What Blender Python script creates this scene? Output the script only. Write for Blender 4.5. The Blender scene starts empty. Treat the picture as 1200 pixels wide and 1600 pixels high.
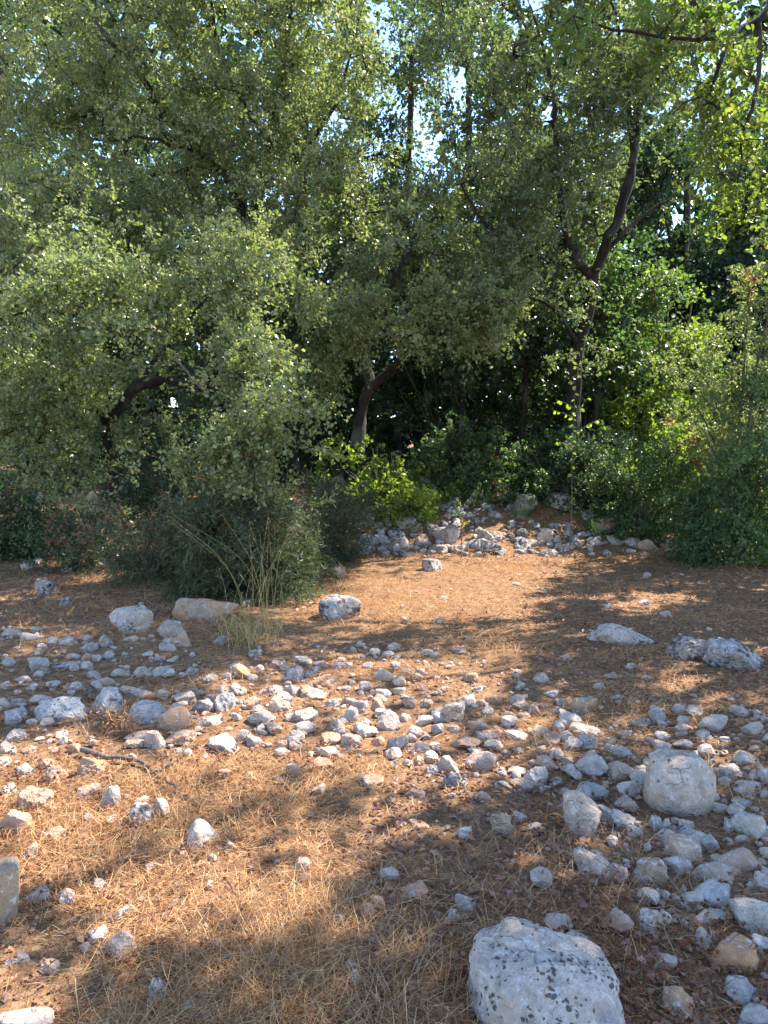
import bpy, math, random
import numpy as np
from mathutils import Vector, noise as mnoise

SEED = 11
rng = np.random.default_rng(SEED)
random.seed(SEED)
scene = bpy.context.scene
COL = scene.collection

# ------------------------------------------------------------------ camera
CAM_H, FPX, HOR = 1.55, 1202.0, 690.0          # eye height, focal length in photo pixels, horizon row
PITCH = math.atan((800 - HOR) / FPX)
cam_d = bpy.data.cameras.new('camera')
cam_d.sensor_fit = 'VERTICAL'; cam_d.sensor_height = 36.0; cam_d.sensor_width = 27.0
cam_d.lens = 36.0 * FPX / 1600.0
cam_d.clip_start = 0.05; cam_d.clip_end = 2000
cam = bpy.data.objects.new('camera', cam_d)
cam.location = (0, 0, CAM_H); cam.rotation_euler = (math.pi / 2 - PITCH, 0, 0)
COL.objects.link(cam); scene.camera = cam

# ------------------------------------------------------------------ sky, sun, exposure
SUN_AZ, SUN_EL = math.radians(62), math.radians(52)   # azimuth from +Y towards +X
SUN = np.array([math.sin(SUN_AZ) * math.cos(SUN_EL), math.cos(SUN_AZ) * math.cos(SUN_EL), math.sin(SUN_EL)])
world = bpy.data.worlds.new('World'); scene.world = world; world.use_nodes = True
wn = world.node_tree.nodes; wl = world.node_tree.links
sky = wn.new('ShaderNodeTexSky'); sky.sky_type = 'NISHITA'; sky.sun_disc = False
sky.sun_elevation = SUN_EL; sky.sun_rotation = SUN_AZ; sky.altitude = 1500; sky.dust_density = .2; sky.ozone_density = 2.2
bg = wn['Background']; bg.inputs['Strength'].default_value = 0.15
wl.new(sky.outputs[0], bg.inputs[0])
sun_d = bpy.data.lights.new('sun', 'SUN'); sun_d.energy = 4.0; sun_d.angle = math.radians(0.53); sun_d.color = (1.0, 0.92, 0.81)
sun = bpy.data.objects.new('sun', sun_d); COL.objects.link(sun)
sun.rotation_euler = Vector(SUN).to_track_quat('Z', 'Y').to_euler(); sun.location = (8, 6, 20)
scene.view_settings.view_transform = 'Standard'; scene.view_settings.look = 'None'
scene.view_settings.exposure = 2.1; scene.view_settings.gamma = 1.0
scene.view_settings.use_curve_mapping = False
scene.render.engine = 'CYCLES'
cy = scene.cycles
cy.max_bounces = 7; cy.diffuse_bounces = 4; cy.glossy_bounces = 2; cy.transmission_bounces = 5; cy.transparent_max_bounces = 6
cy.use_denoising = True
cy.sample_clamp_indirect = 6.0

# ------------------------------------------------------------------ helpers: space
CP, SP = math.cos(PITCH), math.sin(PITCH)
def ray(px, py):
    xc, yc = (px - 600.0) / FPX, (800.0 - py) / FPX
    return np.array([xc, CP + yc * SP, -SP + yc * CP])
def at(px, py, Y):
    d = ray(px, py); t = Y / d[1]
    return np.array([d[0] * t, Y, CAM_H + d[2] * t])
def to_px(p):
    p = np.asarray(p, float); x, y, z = p[..., 0], p[..., 1], p[..., 2] - CAM_H
    dep = y * CP - z * SP; up = y * SP + z * CP
    dep = np.where(dep < .05, .05, dep)
    return 600 + FPX * x / dep, 800 - FPX * up / dep
def sstep(a, b, v):
    t = np.clip((v - a) / (b - a), 0, 1); return t * t * (3 - 2 * t)
def gz(x, y):
    x = np.asarray(x, float); y = np.asarray(y, float)
    z = .018 * np.sin(1.7 * x + .6 * y + 1) + .014 * np.sin(2.9 * y - 1.3 * x) + .01 * np.sin(5.3 * x + 4.1 * y) + .006 * np.sin(9.7 * x - 7.3 * y + 2)
    bank = .70 * sstep(10.5, 12.9, y + .25 * np.sin(.9 * x)) + .045 * np.clip(y - 12, 0, 60)
    return z + bank
def ground_at(px, py, lift=0.0):
    d = ray(px, py); t = CAM_H / max(-d[2], .02)
    for _ in range(12):
        p = d * t; zt = float(gz(p[0], p[1])) + lift
        t = .5 * t + .5 * (CAM_H - zt) / max(-d[2], .012)
        t = min(t, 40)
    p = d * t
    return np.array([p[0], p[1], float(gz(p[0], p[1]))])

def in_poly(x, y, poly):
    x = np.asarray(x); y = np.asarray(y); ins = np.zeros(x.shape, bool); n = len(poly)
    for i in range(n):
        x0, y0 = poly[i]; x1, y1 = poly[(i + 1) % n]
        c = ((y0 > y) != (y1 > y)) & (x < (x1 - x0) * (y - y0) / ((y1 - y0) or 1e-9) + x0)
        ins ^= c
    return ins
# ground kept sunlit by cutting foliage out of its sun rays (photo pixels on the ground)
SUNNY = [
    [(330, 1060), (420, 1010), (530, 990), (560, 880), (640, 862), (720, 862), (850, 858), (1010, 862), (930, 890), (850, 900), (850, 960), (800, 1010), (820, 1080),
     (870, 1120), (850, 1180), (790, 1200), (760, 1250), (680, 1290), (580, 1340), (520, 1400), (430, 1400), (340, 1390), (280, 1440), (230, 1430), (120, 1390), (40, 1360),
     (-120, 1350), (-120, 1180), (60, 1170), (180, 1165), (300, 1160)],
    [(430, 1470), (560, 1470), (560, 1560), (440, 1560)], [(120, 1440), (260, 1450), (330, 1500), (200, 1520), (90, 1500)],
    [(-60, 1500), (70, 1500), (60, 1560), (-60, 1570)], [(980, 1450), (1040, 1460), (1060, 1490), (1000, 1495)], [(620, 1420), (680, 1415), (690, 1450), (630, 1460)], [(760, 1340), (800, 1335), (810, 1360), (770, 1365)],
    [(1030, 1060), (1110, 1075), (1090, 1105), (1020, 1095)], [(990, 1170), (930, 1140), (900, 1160), (960, 1190)], [(960, 930), (1060, 920), (1080, 945), (980, 955)],
    [(-20, 900), (90, 930), (140, 965), (0, 950)], [(150, 870), (200, 900), (130, 910), (60, 880)],
]
def shadow_foot(P):
    """where the shadow of each point falls on the ground"""
    P = np.asarray(P); t = P[:, 2] / SUN[2]
    return P[:, 0] - SUN[0] * t, P[:, 1] - SUN[1] * t
def sunny(P):
    gx, gy = shadow_foot(P)
    ok = np.zeros(len(P), bool)
    for ox, oy in ((0, 0), (.2, 0), (-.2, 0), (0, .2), (0, -.2)):      # a spray of leaves reaches about this far
        px, py = to_px(np.stack([gx + ox, gy + oy, np.zeros_like(gx)], 1))
        for poly in SUNNY: ok |= in_poly(px, py, poly) & (gy > .8)
    return ok

# places above the ground kept sunlit by gaps cut into the canopy: photo pixel, distance, radius
SHAFTS = [(590, 700, 12.0, .50), (640, 755, 11.5, .30), (893, 655, 10.3, .32), (1050, 690, 12.3, .45), (150, 480, 8.6, .75), (330, 470, 8.6, .65), (375, 620, 7.5, .42), (360, 690, 7.3, .40), (1150, 760, 9.6, .45), (600, 480, 10.6, .6), (820, 470, 11.0, .5), (40, 560, 8.8, .6)]
def in_shaft(P):
    m = np.zeros(len(P), bool)
    for px, py, Yd, rad in SHAFTS:
        d = P - at(px, py, Yd); t = d @ SUN; q = np.linalg.norm(d - t[:, None] * SUN, axis=1)
        m |= (t > rad * 1.6) & (q < rad)
    return m
# ------------------------------------------------------------------ helpers: meshes
def nrm(a): return a / np.maximum(np.linalg.norm(a, axis=-1, keepdims=True), 1e-9)
TRIS = [0]
def mesh_data(name, V, F, mat=None, smooth=False):
    V = np.ascontiguousarray(V, np.float32); me = bpy.data.meshes.new(name)
    Fs = F if isinstance(F, list) else [F]
    Fs = [np.asarray(f, np.int32) for f in Fs if len(f)]
    me.vertices.add(len(V)); me.vertices.foreach_set('co', V.ravel())
    tot = sum(f.size for f in Fs); me.loops.add(tot)
    me.loops.foreach_set('vertex_index', np.concatenate([f.ravel() for f in Fs]))
    sizes = np.concatenate([np.full(len(f), f.shape[1], np.int32) for f in Fs])
    me.polygons.add(len(sizes))
    starts = np.concatenate([[0], np.cumsum(sizes)[:-1]]).astype(np.int32)
    me.polygons.foreach_set('loop_start', starts)
    me.polygons.foreach_set('use_smooth', np.full(len(sizes), smooth))
    me.update(calc_edges=True)
    TRIS[0] += int((sizes - 2).sum())
    if mat: me.materials.append(mat)
    return me
def link(name, data, parent=None, loc=None):
    o = bpy.data.objects.new(name, data); COL.objects.link(o)
    if parent is not None: o.parent = parent
    if loc is not None: o.location = loc
    return o
def build(name, V, F, mat, parent=None, smooth=False, tone=None):
    """one mesh object; vertices are world coordinates, moved under the parent's origin"""
    V = np.asarray(V, float)
    if parent is not None: V = V - np.array(parent.location)
    me = mesh_data(name, V, F, mat, smooth)
    if tone is not None: me.attributes.new('tone', 'FLOAT', 'POINT').data.foreach_set('value', np.ascontiguousarray(tone, np.float32))
    return link(name, me, parent)
def thing(name, label, cat, loc, group=None):
    o = bpy.data.objects.new(name, None); o.empty_display_size = .1; COL.objects.link(o); o.location = loc
    return tag(o, label, cat, group)
def tag(o, label=None, cat=None, group=None, kind=None):
    for k, v in (('label', label), ('category', cat), ('group', group), ('kind', kind)):
        if v: o[k] = v
    return o

# ------------------------------------------------------------------ helpers: materials
def new_mat(name):
    m = bpy.data.materials.new(name); m.use_nodes = True
    nt = m.node_tree; nt.nodes.clear(); out = nt.nodes.new('ShaderNodeOutputMaterial')
    return m, nt, out
def N(nt, t, **kw):
    n = nt.nodes.new(t)
    for k, v in kw.items():
        if k in n.inputs: n.inputs[k].default_value = v
        else: setattr(n, k, v)
    return n
def ramp(nt, fac, stops, interp='LINEAR'):
    r = nt.nodes.new('ShaderNodeValToRGB'); r.color_ramp.interpolation = interp; e = r.color_ramp.elements
    while len(e) < len(stops): e.new(.5)
    for i, (p, c) in enumerate(stops):
        e[i].position = p; e[i].color = (*c, 1) if len(c) == 3 else c
    nt.links.new(fac, r.inputs[0]); return r.outputs[0]
def mixc(nt, fac, a, b, blend='MIX'):
    m = nt.nodes.new('ShaderNodeMix'); m.data_type = 'RGBA'; m.blend_type = blend
    for sock, v in ((m.inputs[0], fac), (m.inputs[6], a), (m.inputs[7], b)):
        if hasattr(v, 'is_linked') or hasattr(v, 'links'): nt.links.new(v, sock)
        elif isinstance(v, (int, float)): sock.default_value = v
        else: sock.default_value = (*v, 1)
    return m.outputs[2]
def math_n(nt, op, a, b=0.0, clamp=False):
    m = nt.nodes.new('ShaderNodeMath'); m.operation = op; m.use_clamp = clamp
    for s, v in ((m.inputs[0], a), (m.inputs[1], b)):
        if isinstance(v, (int, float)): s.default_value = v
        else: nt.links.new(v, s)
    return m.outputs[0]

def leaf_mat(name, cols, trans, rough=.42, tw=.45, spec=.5):
    """cols: ramp of leaf colours, one picked per leaf"""
    m, nt, out = new_mat(name)
    g = N(nt, 'ShaderNodeNewGeometry')
    k = len(cols)
    at_ = N(nt, 'ShaderNodeAttribute'); at_.attribute_name = 'tone'
    fac = math_n(nt, 'FRACT', math_n(nt, 'ADD', math_n(nt, 'MULTIPLY', g.outputs['Random Per Island'], .62), at_.outputs['Fac']))
    c = ramp(nt, fac, [((i + .5) / k, cc) for i, cc in enumerate(cols)])
    p = N(nt, 'ShaderNodeBsdfPrincipled', Roughness=rough)
    p.inputs['Specular IOR Level'].default_value = spec
    nt.links.new(c, p.inputs['Base Color'])
    t = N(nt, 'ShaderNodeBsdfTranslucent')
    tc = mixc(nt, 1.0, c, trans, 'MULTIPLY'); nt.links.new(tc, t.inputs[0])
    mx = N(nt, 'ShaderNodeMixShader'); mx.inputs[0].default_value = tw
    nt.links.new(p.outputs[0], mx.inputs[1]); nt.links.new(t.outputs[0], mx.inputs[2]); nt.links.new(mx.outputs[0], out.inputs[0])
    return m
YT = (1.9, 2.1, .95)
LEAF = {
    'oak':    leaf_mat('oak_leaf', [(.06, .085, .04), (.085, .112, .055), (.115, .145, .07), (.15, .17, .085), (.095, .12, .06), (.18, .185, .10)], YT, .32, .40),
    'oakdim': leaf_mat('oak_leaf_shade_green', [(.045, .072, .034), (.062, .09, .042), (.085, .115, .052), (.055, .08, .046)], YT, .38, .38),  # darker copy of the oak leaf, shade put into the colour
    'olive':  leaf_mat('oak_leaf_olive', [(.095, .125, .058), (.135, .165, .076), (.18, .205, .10), (.22, .23, .12), (.135, .16, .08), (.24, .225, .13)], YT, .3, .42),
    'yellow': leaf_mat('oak_leaf_yellowing', [(.08, .12, .035), (.11, .15, .04), (.15, .185, .05), (.10, .13, .045), (.19, .17, .06)], (1.8, 2.1, .7), .42, .5),
    'lime':   leaf_mat('bramble_leaf', [(.09, .14, .028), (.12, .18, .038), (.17, .23, .05), (.10, .14, .03), (.2, .21, .045)], (2.1, 2.2, .7), .42, .48),
    'shrub':  leaf_mat('shrub_leaf', [(.05, .09, .032), (.07, .12, .042), (.09, .145, .055), (.06, .095, .04), (.12, .15, .06)], YT, .40, .42),
    'dark':   leaf_mat('dark_shade_leaf', [(.025, .05, .026), (.038, .068, .032), (.052, .085, .042), (.03, .055, .03)], YT, .38, .35),  # dark green leaf, also carries the deep shade of the back trees
    'juniper': leaf_mat('juniper_needle', [(.042, .06, .028), (.06, .08, .036), (.08, .10, .046), (.06, .07, .04), (.11, .095, .055)], YT, .55, .3),
    'dead':   leaf_mat('dead_leaf', [(.20, .115, .065), (.27, .16, .09), (.15, .085, .05)], (1.5, 1.2, .8), .6, .3),
    'bright': leaf_mat('sapling_leaf', [(.15, .24, .03), (.2, .28, .04), (.24, .3, .06)], (2.1, 2.2, .6), .45, .6),
    'straw':  leaf_mat('dry_straw', [(.33, .152, .060), (.43, .235, .095), (.53, .325, .15), (.62, .44, .24), (.39, .185, .075), (.25, .105, .046)], (1.3, 1.1, .8), .6, .25, .25),
    'oat':    leaf_mat('wild_oat_straw', [(.40, .32, .11), (.48, .37, .16), (.30, .30, .09), (.54, .42, .22)], (1.4, 1.3, .8), .55, .25, .3),
    'litter': leaf_mat('fallen_leaf', [(.18, .085, .05), (.26, .135, .078), (.35, .205, .13), (.12, .058, .036), (.46, .34, .25), (.21, .10, .058)], (1.3, 1.0, .7), .55, .15, .45),
    'burr':   leaf_mat('dry_seed_head', [(.15, .052, .024), (.21, .08, .034), (.26, .11, .05), (.10, .04, .022)], (1.2, 1.0, .8), .8, .1, .2),
}
def bark_mat(name, a, b, sc=1.0):
    m, nt, out = new_mat(name)
    g = N(nt, 'ShaderNodeNewGeometry')
    mp = N(nt, 'ShaderNodeMapping'); mp.inputs['Scale'].default_value = (22 * sc, 22 * sc, 5 * sc); nt.links.new(g.outputs['Position'], mp.inputs[0])
    n1 = N(nt, 'ShaderNodeTexNoise', Scale=1.0, Detail=6.0, Roughness=.65); nt.links.new(mp.outputs[0], n1.inputs['Vector'])
    n2 = N(nt, 'ShaderNodeTexNoise', Scale=2.2, Detail=3.0); nt.links.new(g.outputs['Position'], n2.inputs['Vector'])
    c = ramp(nt, n1.outputs[0], [(.3, a), (.7, b)])
    c = mixc(nt, ramp(nt, n2.outputs[0], [(.5, (0, 0, 0)), (.7, (.5, .5, .5))]), c, (.2, .2, .16))
    p = N(nt, 'ShaderNodeBsdfPrincipled', Roughness=.9); nt.links.new(c, p.inputs['Base Color']); p.inputs['Specular IOR Level'].default_value = .2
    bp = N(nt, 'ShaderNodeBump', Strength=1.0, Distance=.06); nt.links.new(n1.outputs[0], bp.inputs['Height']); nt.links.new(bp.outputs[0], p.inputs['Normal'])
    nt.links.new(p.outputs[0], out.inputs[0]); return m
BARK = bark_mat('oak_bark', (.015, .012, .010), (.062, .05, .041))
TWIG = bark_mat('twig_bark', (.09, .07, .055), (.2, .165, .13), 2)
DEADW = bark_mat('dead_grey_wood', (.12, .10, .085), (.30, .25, .21), 2)

def rock_mat(name, pale, grey, stain, stain_amt, lichen, moss=0.0, spot=22.0):
    m, nt, out = new_mat(name)
    g = N(nt, 'ShaderNodeNewGeometry'); oi = N(nt, 'ShaderNodeObjectInfo')
    off = N(nt, 'ShaderNodeVectorMath', operation='MULTIPLY_ADD')
    cmb = N(nt, 'ShaderNodeCombineXYZ')
    for i in range(3): nt.links.new(oi.outputs['Random'], cmb.inputs[i])
    nt.links.new(cmb.outputs[0], off.inputs[0]); off.inputs[1].default_value = (37, 61, 23); nt.links.new(g.outputs['Position'], off.inputs[2])
    P = off.outputs[0]
    def nz(s, d=5.0, r=.6):
        n = N(nt, 'ShaderNodeTexNoise', Scale=s, Detail=d, Roughness=r); nt.links.new(P, n.inputs['Vector']); return n.outputs[0]
    wv = N(nt, 'ShaderNodeVectorMath', operation='MULTIPLY_ADD'); wn_ = N(nt, 'ShaderNodeTexNoise', Scale=7.0, Detail=4.0); nt.links.new(P, wn_.inputs['Vector'])
    nt.links.new(wn_.outputs['Color'], wv.inputs[0]); wv.inputs[1].default_value = (.25, .25, .25); nt.links.new(P, wv.inputs[2]); wobP = wv.outputs[0]
    n_big, n_mid, n_fine = nz(4.5), nz(17), nz(70, 4.0, .7)
    c = ramp(nt, n_mid, [(.32, grey), (.62, pale)])
    c = mixc(nt, ramp(nt, n_fine, [(.35, (.5, .5, .5)), (.6, (0, 0, 0))]), c, tuple(v * .6 for v in grey))
    sf = ramp(nt, math_n(nt, 'ADD', n_big, math_n(nt, 'MULTIPLY', oi.outputs['Random'], .16)), [(.62 - .2 * stain_amt, (0, 0, 0)), (.80 - .2 * stain_amt, (.85, .85, .85))])
    c = mixc(nt, sf, c, stain)
    warm = N(nt, 'ShaderNodeTexWhiteNoise', noise_dimensions='1D'); nt.links.new(oi.outputs['Random'], warm.inputs['W'])
    c = mixc(nt, math_n(nt, 'MULTIPLY', warm.outputs['Value'], .6), c, mixc(nt, 1.0, c, (1.05, .82, .64), 'MULTIPLY'))
    # soil stain and hairline cracks
    cr = N(nt, 'ShaderNodeTexVoronoi', Scale=9.0, feature='DISTANCE_TO_EDGE'); nt.links.new(wobP, cr.inputs['Vector'])
    crack = math_n(nt, 'MULTIPLY', ramp(nt, cr.outputs['Distance'], [(.0, (1, 1, 1)), (.022, (0, 0, 0))]), ramp(nt, nz(3.1), [(.5, (0, 0, 0)), (.6, (1, 1, 1))]))
    c = mixc(nt, math_n(nt, 'MULTIPLY', crack, .12), c, (.16, .13, .11))
    c = mixc(nt, ramp(nt, nz(11, 6.0, .7), [(.50, (0, 0, 0)), (.68, (.55, .55, .55))]), c, tuple(v * .55 for v in grey))
    c = mixc(nt, ramp(nt, nz(26, 5.0, .7), [(.56, (0, 0, 0)), (.66, (.6, .6, .6))]), c, (.66, .63, .59))
    if moss:
        up = N(nt, 'ShaderNodeSeparateXYZ'); nt.links.new(g.outputs['Normal'], up.inputs[0])
        mf = math_n(nt, 'MULTIPLY', ramp(nt, nz(9), [(.42, (0, 0, 0)), (.58, (1, 1, 1))]), moss)
        c = mixc(nt, mf, c, (.07, .09, .025))
    # lichen: dark rosettes of uneven size, thick in some places and absent in others
    vo = N(nt, 'ShaderNodeTexVoronoi', Scale=spot); vo.inputs['Randomness'].default_value = 1.0
    wob = N(nt, 'ShaderNodeVectorMath', operation='MULTIPLY_ADD'); nn = N(nt, 'ShaderNodeTexNoise', Scale=60.0); nt.links.new(P, nn.inputs['Vector'])
    nt.links.new(nn.outputs['Color'], wob.inputs[0]); wob.inputs[1].default_value = (.022, .022, .022); nt.links.new(P, wob.inputs[2]); nt.links.new(wob.outputs[0], vo.inputs['Vector'])
    thr = math_n(nt, 'MULTIPLY', ramp(nt, nz(7.0, 3.0), [(.34, (0, 0, 0)), (.60, (1, 1, 1))]), .40 * lichen)
    sep = N(nt, 'ShaderNodeSeparateColor'); nt.links.new(vo.outputs['Color'], sep.inputs[0])
    thr = math_n(nt, 'MULTIPLY', thr, math_n(nt, 'ADD', math_n(nt, 'MULTIPLY', sep.outputs[0], 1.0), .25))
    spotf = math_n(nt, 'MULTIPLY', math_n(nt, 'SUBTRACT', thr, math_n(nt, 'ADD', vo.outputs['Distance'], math_n(nt, 'MULTIPLY', math_n(nt, 'SUBTRACT', n_fine, .5), .25))), 7.0, True)
    blot = ramp(nt, math_n(nt, 'ADD', nz(8.5, 7.0, .72), .07 * (lichen - 1)), [(.63, (0, 0, 0)), (.66, (1, 1, 1))])
    dk = math_n(nt, 'MAXIMUM', math_n(nt, 'MULTIPLY', spotf, .88), math_n(nt, 'MULTIPLY', blot, min(.9, .75 * lichen)))
    c = mixc(nt, dk, c, (.055, .048, .044))
    p = N(nt, 'ShaderNodeBsdfPrincipled', Roughness=.88); p.inputs['Specular IOR Level'].default_value = .25
    nt.links.new(c, p.inputs['Base Color'])
    h = math_n(nt, 'ADD', math_n(nt, 'MULTIPLY', n_mid, .7), math_n(nt, 'MULTIPLY', n_fine, .45))
    h = math_n(nt, 'SUBTRACT', h, math_n(nt, 'ADD', math_n(nt, 'MULTIPLY', dk, .12), math_n(nt, 'MULTIPLY', crack, .3)))
    bp = N(nt, 'ShaderNodeBump', Strength=1.0, Distance=.028); nt.links.new(h, bp.inputs['Height']); nt.links.new(bp.outputs[0], p.inputs['Normal'])
    nt.links.new(p.outputs[0], out.inputs[0]); return m
ROCK = {
    'pale':   rock_mat('limestone_pale', (.60, .53, .46), (.40, .35, .31), (.48, .33, .22), .35, .55),
    'grey':   rock_mat('limestone_grey', (.50, .45, .41), (.29, .26, .24), (.42, .32, .24), .2, .8),
    'pink':   rock_mat('limestone_pinkish', (.54, .44, .37), (.38, .30, .26), (.46, .27, .16), .8, .4),
    'tan':    rock_mat('limestone_tan', (.46, .385, .31), (.31, .26, .21), (.40, .26, .15), .6, .45),
    'orange': rock_mat('limestone_orange', (.50, .38, .28), (.34, .26, .20), (.46, .25, .13), .95, .35),
    'dark':   rock_mat('limestone_weathered', (.50, .475, .46), (.20, .19, .185), (.3, .25, .2), .1, 1.75),
    'spotted': rock_mat('limestone_lichen', (.58, .545, .51), (.36, .34, .325), (.44, .37, .30), .5, 1.28, 0, 60.0),
    'mossy':  rock_mat('limestone_mossy', (.25, .23, .19), (.12, .11, .09), (.2, .15, .1), .3, .8, .9),
}
def ground_mat():
    m, nt, out = new_mat('dry_earth_and_straw')
    g = N(nt, 'ShaderNodeNewGeometry'); P = g.outputs['Position']
    def nz(s, d=5.0, r=.6):
        n = N(nt, 'ShaderNodeTexNoise', Scale=s, Detail=d, Roughness=r); nt.links.new(P, n.inputs['Vector']); return n.outputs[0]
    a, b, f = nz(1.1), nz(9, 6.0, .7), nz(80, 4.0, .75)
    c = ramp(nt, b, [(.3, (.15, .066, .034)), (.5, (.29, .148, .072)), (.72, (.40, .24, .115))])
    c = mixc(nt, ramp(nt, a, [(.42, (0, 0, 0)), (.62, (.5, .5, .5))]), c, (.30, .19, .10))
    c = mixc(nt, ramp(nt, f, [(.4, (.6, .6, .6)), (.58, (0, 0, 0))]), c, (.07, .037, .024))
    vo = N(nt, 'ShaderNodeTexVoronoi', Scale=42.0); nt.links.new(P, vo.inputs['Vector'])
    sep = N(nt, 'ShaderNodeSeparateColor'); nt.links.new(vo.outputs['Color'], sep.inputs[0])
    c = mixc(nt, ramp(nt, sep.outputs[0], [(.72, (0, 0, 0)), (.76, (.6, .6, .6))], 'CONSTANT'), c, (.36, .23, .13))
    p = N(nt, 'ShaderNodeBsdfPrincipled', Roughness=.95); p.inputs['Specular IOR Level'].default_value = .15
    nt.links.new(c, p.inputs['Base Color'])
    bp = N(nt, 'ShaderNodeBump', Strength=1.0, Distance=.03)
    nt.links.new(math_n(nt, 'ADD', b, math_n(nt, 'MULTIPLY', f, .6)), bp.inputs['Height']); nt.links.new(bp.outputs[0], p.inputs['Normal'])
    nt.links.new(p.outputs[0], out.inputs[0]); return m

# ------------------------------------------------------------------ ground
def warp(n, centre, near, far):
    u = np.linspace(-1, 1, n); return centre + near * u + (far - near) * np.sign(u) * np.abs(u) ** 6
gx = warp(200, 0, 7.5, 320); gy = warp(220, 5.5, 8.5, 320)
X, Y = np.meshgrid(gx, gy)
Z = gz(X, Y)
fade = (np.abs(X) < 9) & (Y > -3) & (Y < 16)
Z = Z + np.where(fade, rng.normal(0, .004, X.shape), 0)
Vg = np.stack([X, Y, Z], -1).reshape(-1, 3)
ii = np.arange(200 * 219).reshape(219, 200)[:, :199].ravel()
Fg = np.stack([ii, ii + 1, ii + 201, ii + 200], 1)
tag(build('ground', Vg, Fg, ground_mat(), smooth=True), kind='structure', label='dry earth of the clearing strewn with straw and fallen leaves')

# ------------------------------------------------------------------ trees: skeleton, tubes, leaves
def tube(paths, knob=0.0):
    """paths: list of (points Nx3, radii N, sides) -> V, F(list)"""
    Vs, Fs, base = [], [], 0
    for P, R, k in paths:
        P = np.asarray(P, float); R = np.asarray(R, float); n = len(P)
        if n < 2: continue
        T = nrm(np.gradient(P, axis=0))
        ref = np.array([1, 0, 0.0]) if abs(T[:, 0]).mean() < .7 else np.array([0, 1.0, 0])
        A = nrm(ref - T * (T @ ref)[:, None]); B = np.cross(T, A)
        th = np.linspace(0, 2 * math.pi, k, endpoint=False)
        ring = P[:, None] + R[:, None, None] * (np.cos(th)[None, :, None] * A[:, None] + np.sin(th)[None, :, None] * B[:, None])
        if knob:
            lump = np.sin(th[None] * 3 + np.arange(n)[:, None] * .5 + P[:1, :1] * 9) * .5 + np.sin(th[None] * 2 - np.arange(n)[:, None] * .83) * .6 + rng.normal(0, .35, (n, k))
            ring = P[:, None] + (ring - P[:, None]) * (1 + knob * lump)[..., None]
        Vs.append(ring.reshape(-1, 3))
        i = np.arange(n - 1)[:, None] * k; j = np.arange(k)[None]; j2 = (j + 1) % k
        Fs.append(np.stack([i + j, i + j2, i + k + j2, i + k + j], -1).reshape(-1, 4) + base)
        base += n * k
    if not Vs: return np.zeros((0, 3)), np.zeros((0, 4), int)
    return np.concatenate(Vs), np.concatenate(Fs)

def smooth_line(pts, step=.12, jit=.0, seed=0):
    pts = np.asarray(pts, float)
    if len(pts) == 2: pts = np.stack([pts[0], (pts[0] + pts[1]) / 2, pts[1]])
    ext = np.concatenate([[2 * pts[0] - pts[1]], pts, [2 * pts[-1] - pts[-2]]]); outp = []
    for i in range(1, len(ext) - 2):
        p0, p1, p2, p3 = ext[i - 1:i + 3]; n = max(2, int(np.linalg.norm(p2 - p1) / step))
        t = np.linspace(0, 1, n, endpoint=False)[:, None]
        outp.append(.5 * (2 * p1 + (p2 - p0) * t + (2 * p0 - 5 * p1 + 4 * p2 - p3) * t ** 2 + (3 * p1 - p0 - 3 * p2 + p3) * t ** 3))
    L = np.concatenate(outp + [pts[-1:]])
    if jit:
        r = np.random.default_rng(seed); w = r.normal(0, jit, L.shape); w[0] = 0
        L = L + np.cumsum(w, 0) * .35 + w * .5
    return L

class Skel:
    def __init__(s): s.P = []; s.par = []; s.fixed = {}
    def add(s, p, par): s.P.append(np.asarray(p, float)); s.par.append(par); return len(s.P) - 1
    def line(s, L, par, R=None):
        ids = []
        for i, p in enumerate(L):
            par = s.add(p, par); ids.append(par)
            if R is not None: s.fixed[par] = R[i]
        return ids
    def near(s, p, lo=0):
        A = np.asarray(s.P); return int(np.argmin(((A - p) ** 2).sum(1)))

def grow(sk, pts, step=.3, sag=.06, r=rng):
    """join every foliage point to the nearest wood, nearest points first; returns node ids of the tips"""
    A = np.asarray(sk.P); d = np.array([((A - p) ** 2).sum(1).min() for p in pts]); order = np.argsort(d); tips = []
    cap = len(sk.P) + len(pts) * 8
    B = np.zeros((cap, 3)); B[:len(A)] = A; n = len(A)
    for i in order:
        p = pts[i]; k = int(np.argmin(((B[:n] - p) ** 2).sum(1))); q = B[k].copy()
        D = np.linalg.norm(p - q); m = int(min(7, max(1, round(D / step)))); par = k
        w = r.normal(0, .07 * D + .015, 3)
        for j in range(1, m + 1):
            t = j / m; pt = q + (p - q) * t + w * math.sin(math.pi * t) + np.array([0, 0, sag * D * math.sin(math.pi * t)])
            if j < m: pt = pt + r.normal(0, .02, 3)
            par = sk.add(pt, par); B[n] = pt; n += 1
        tips.append(par)
    return tips

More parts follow.
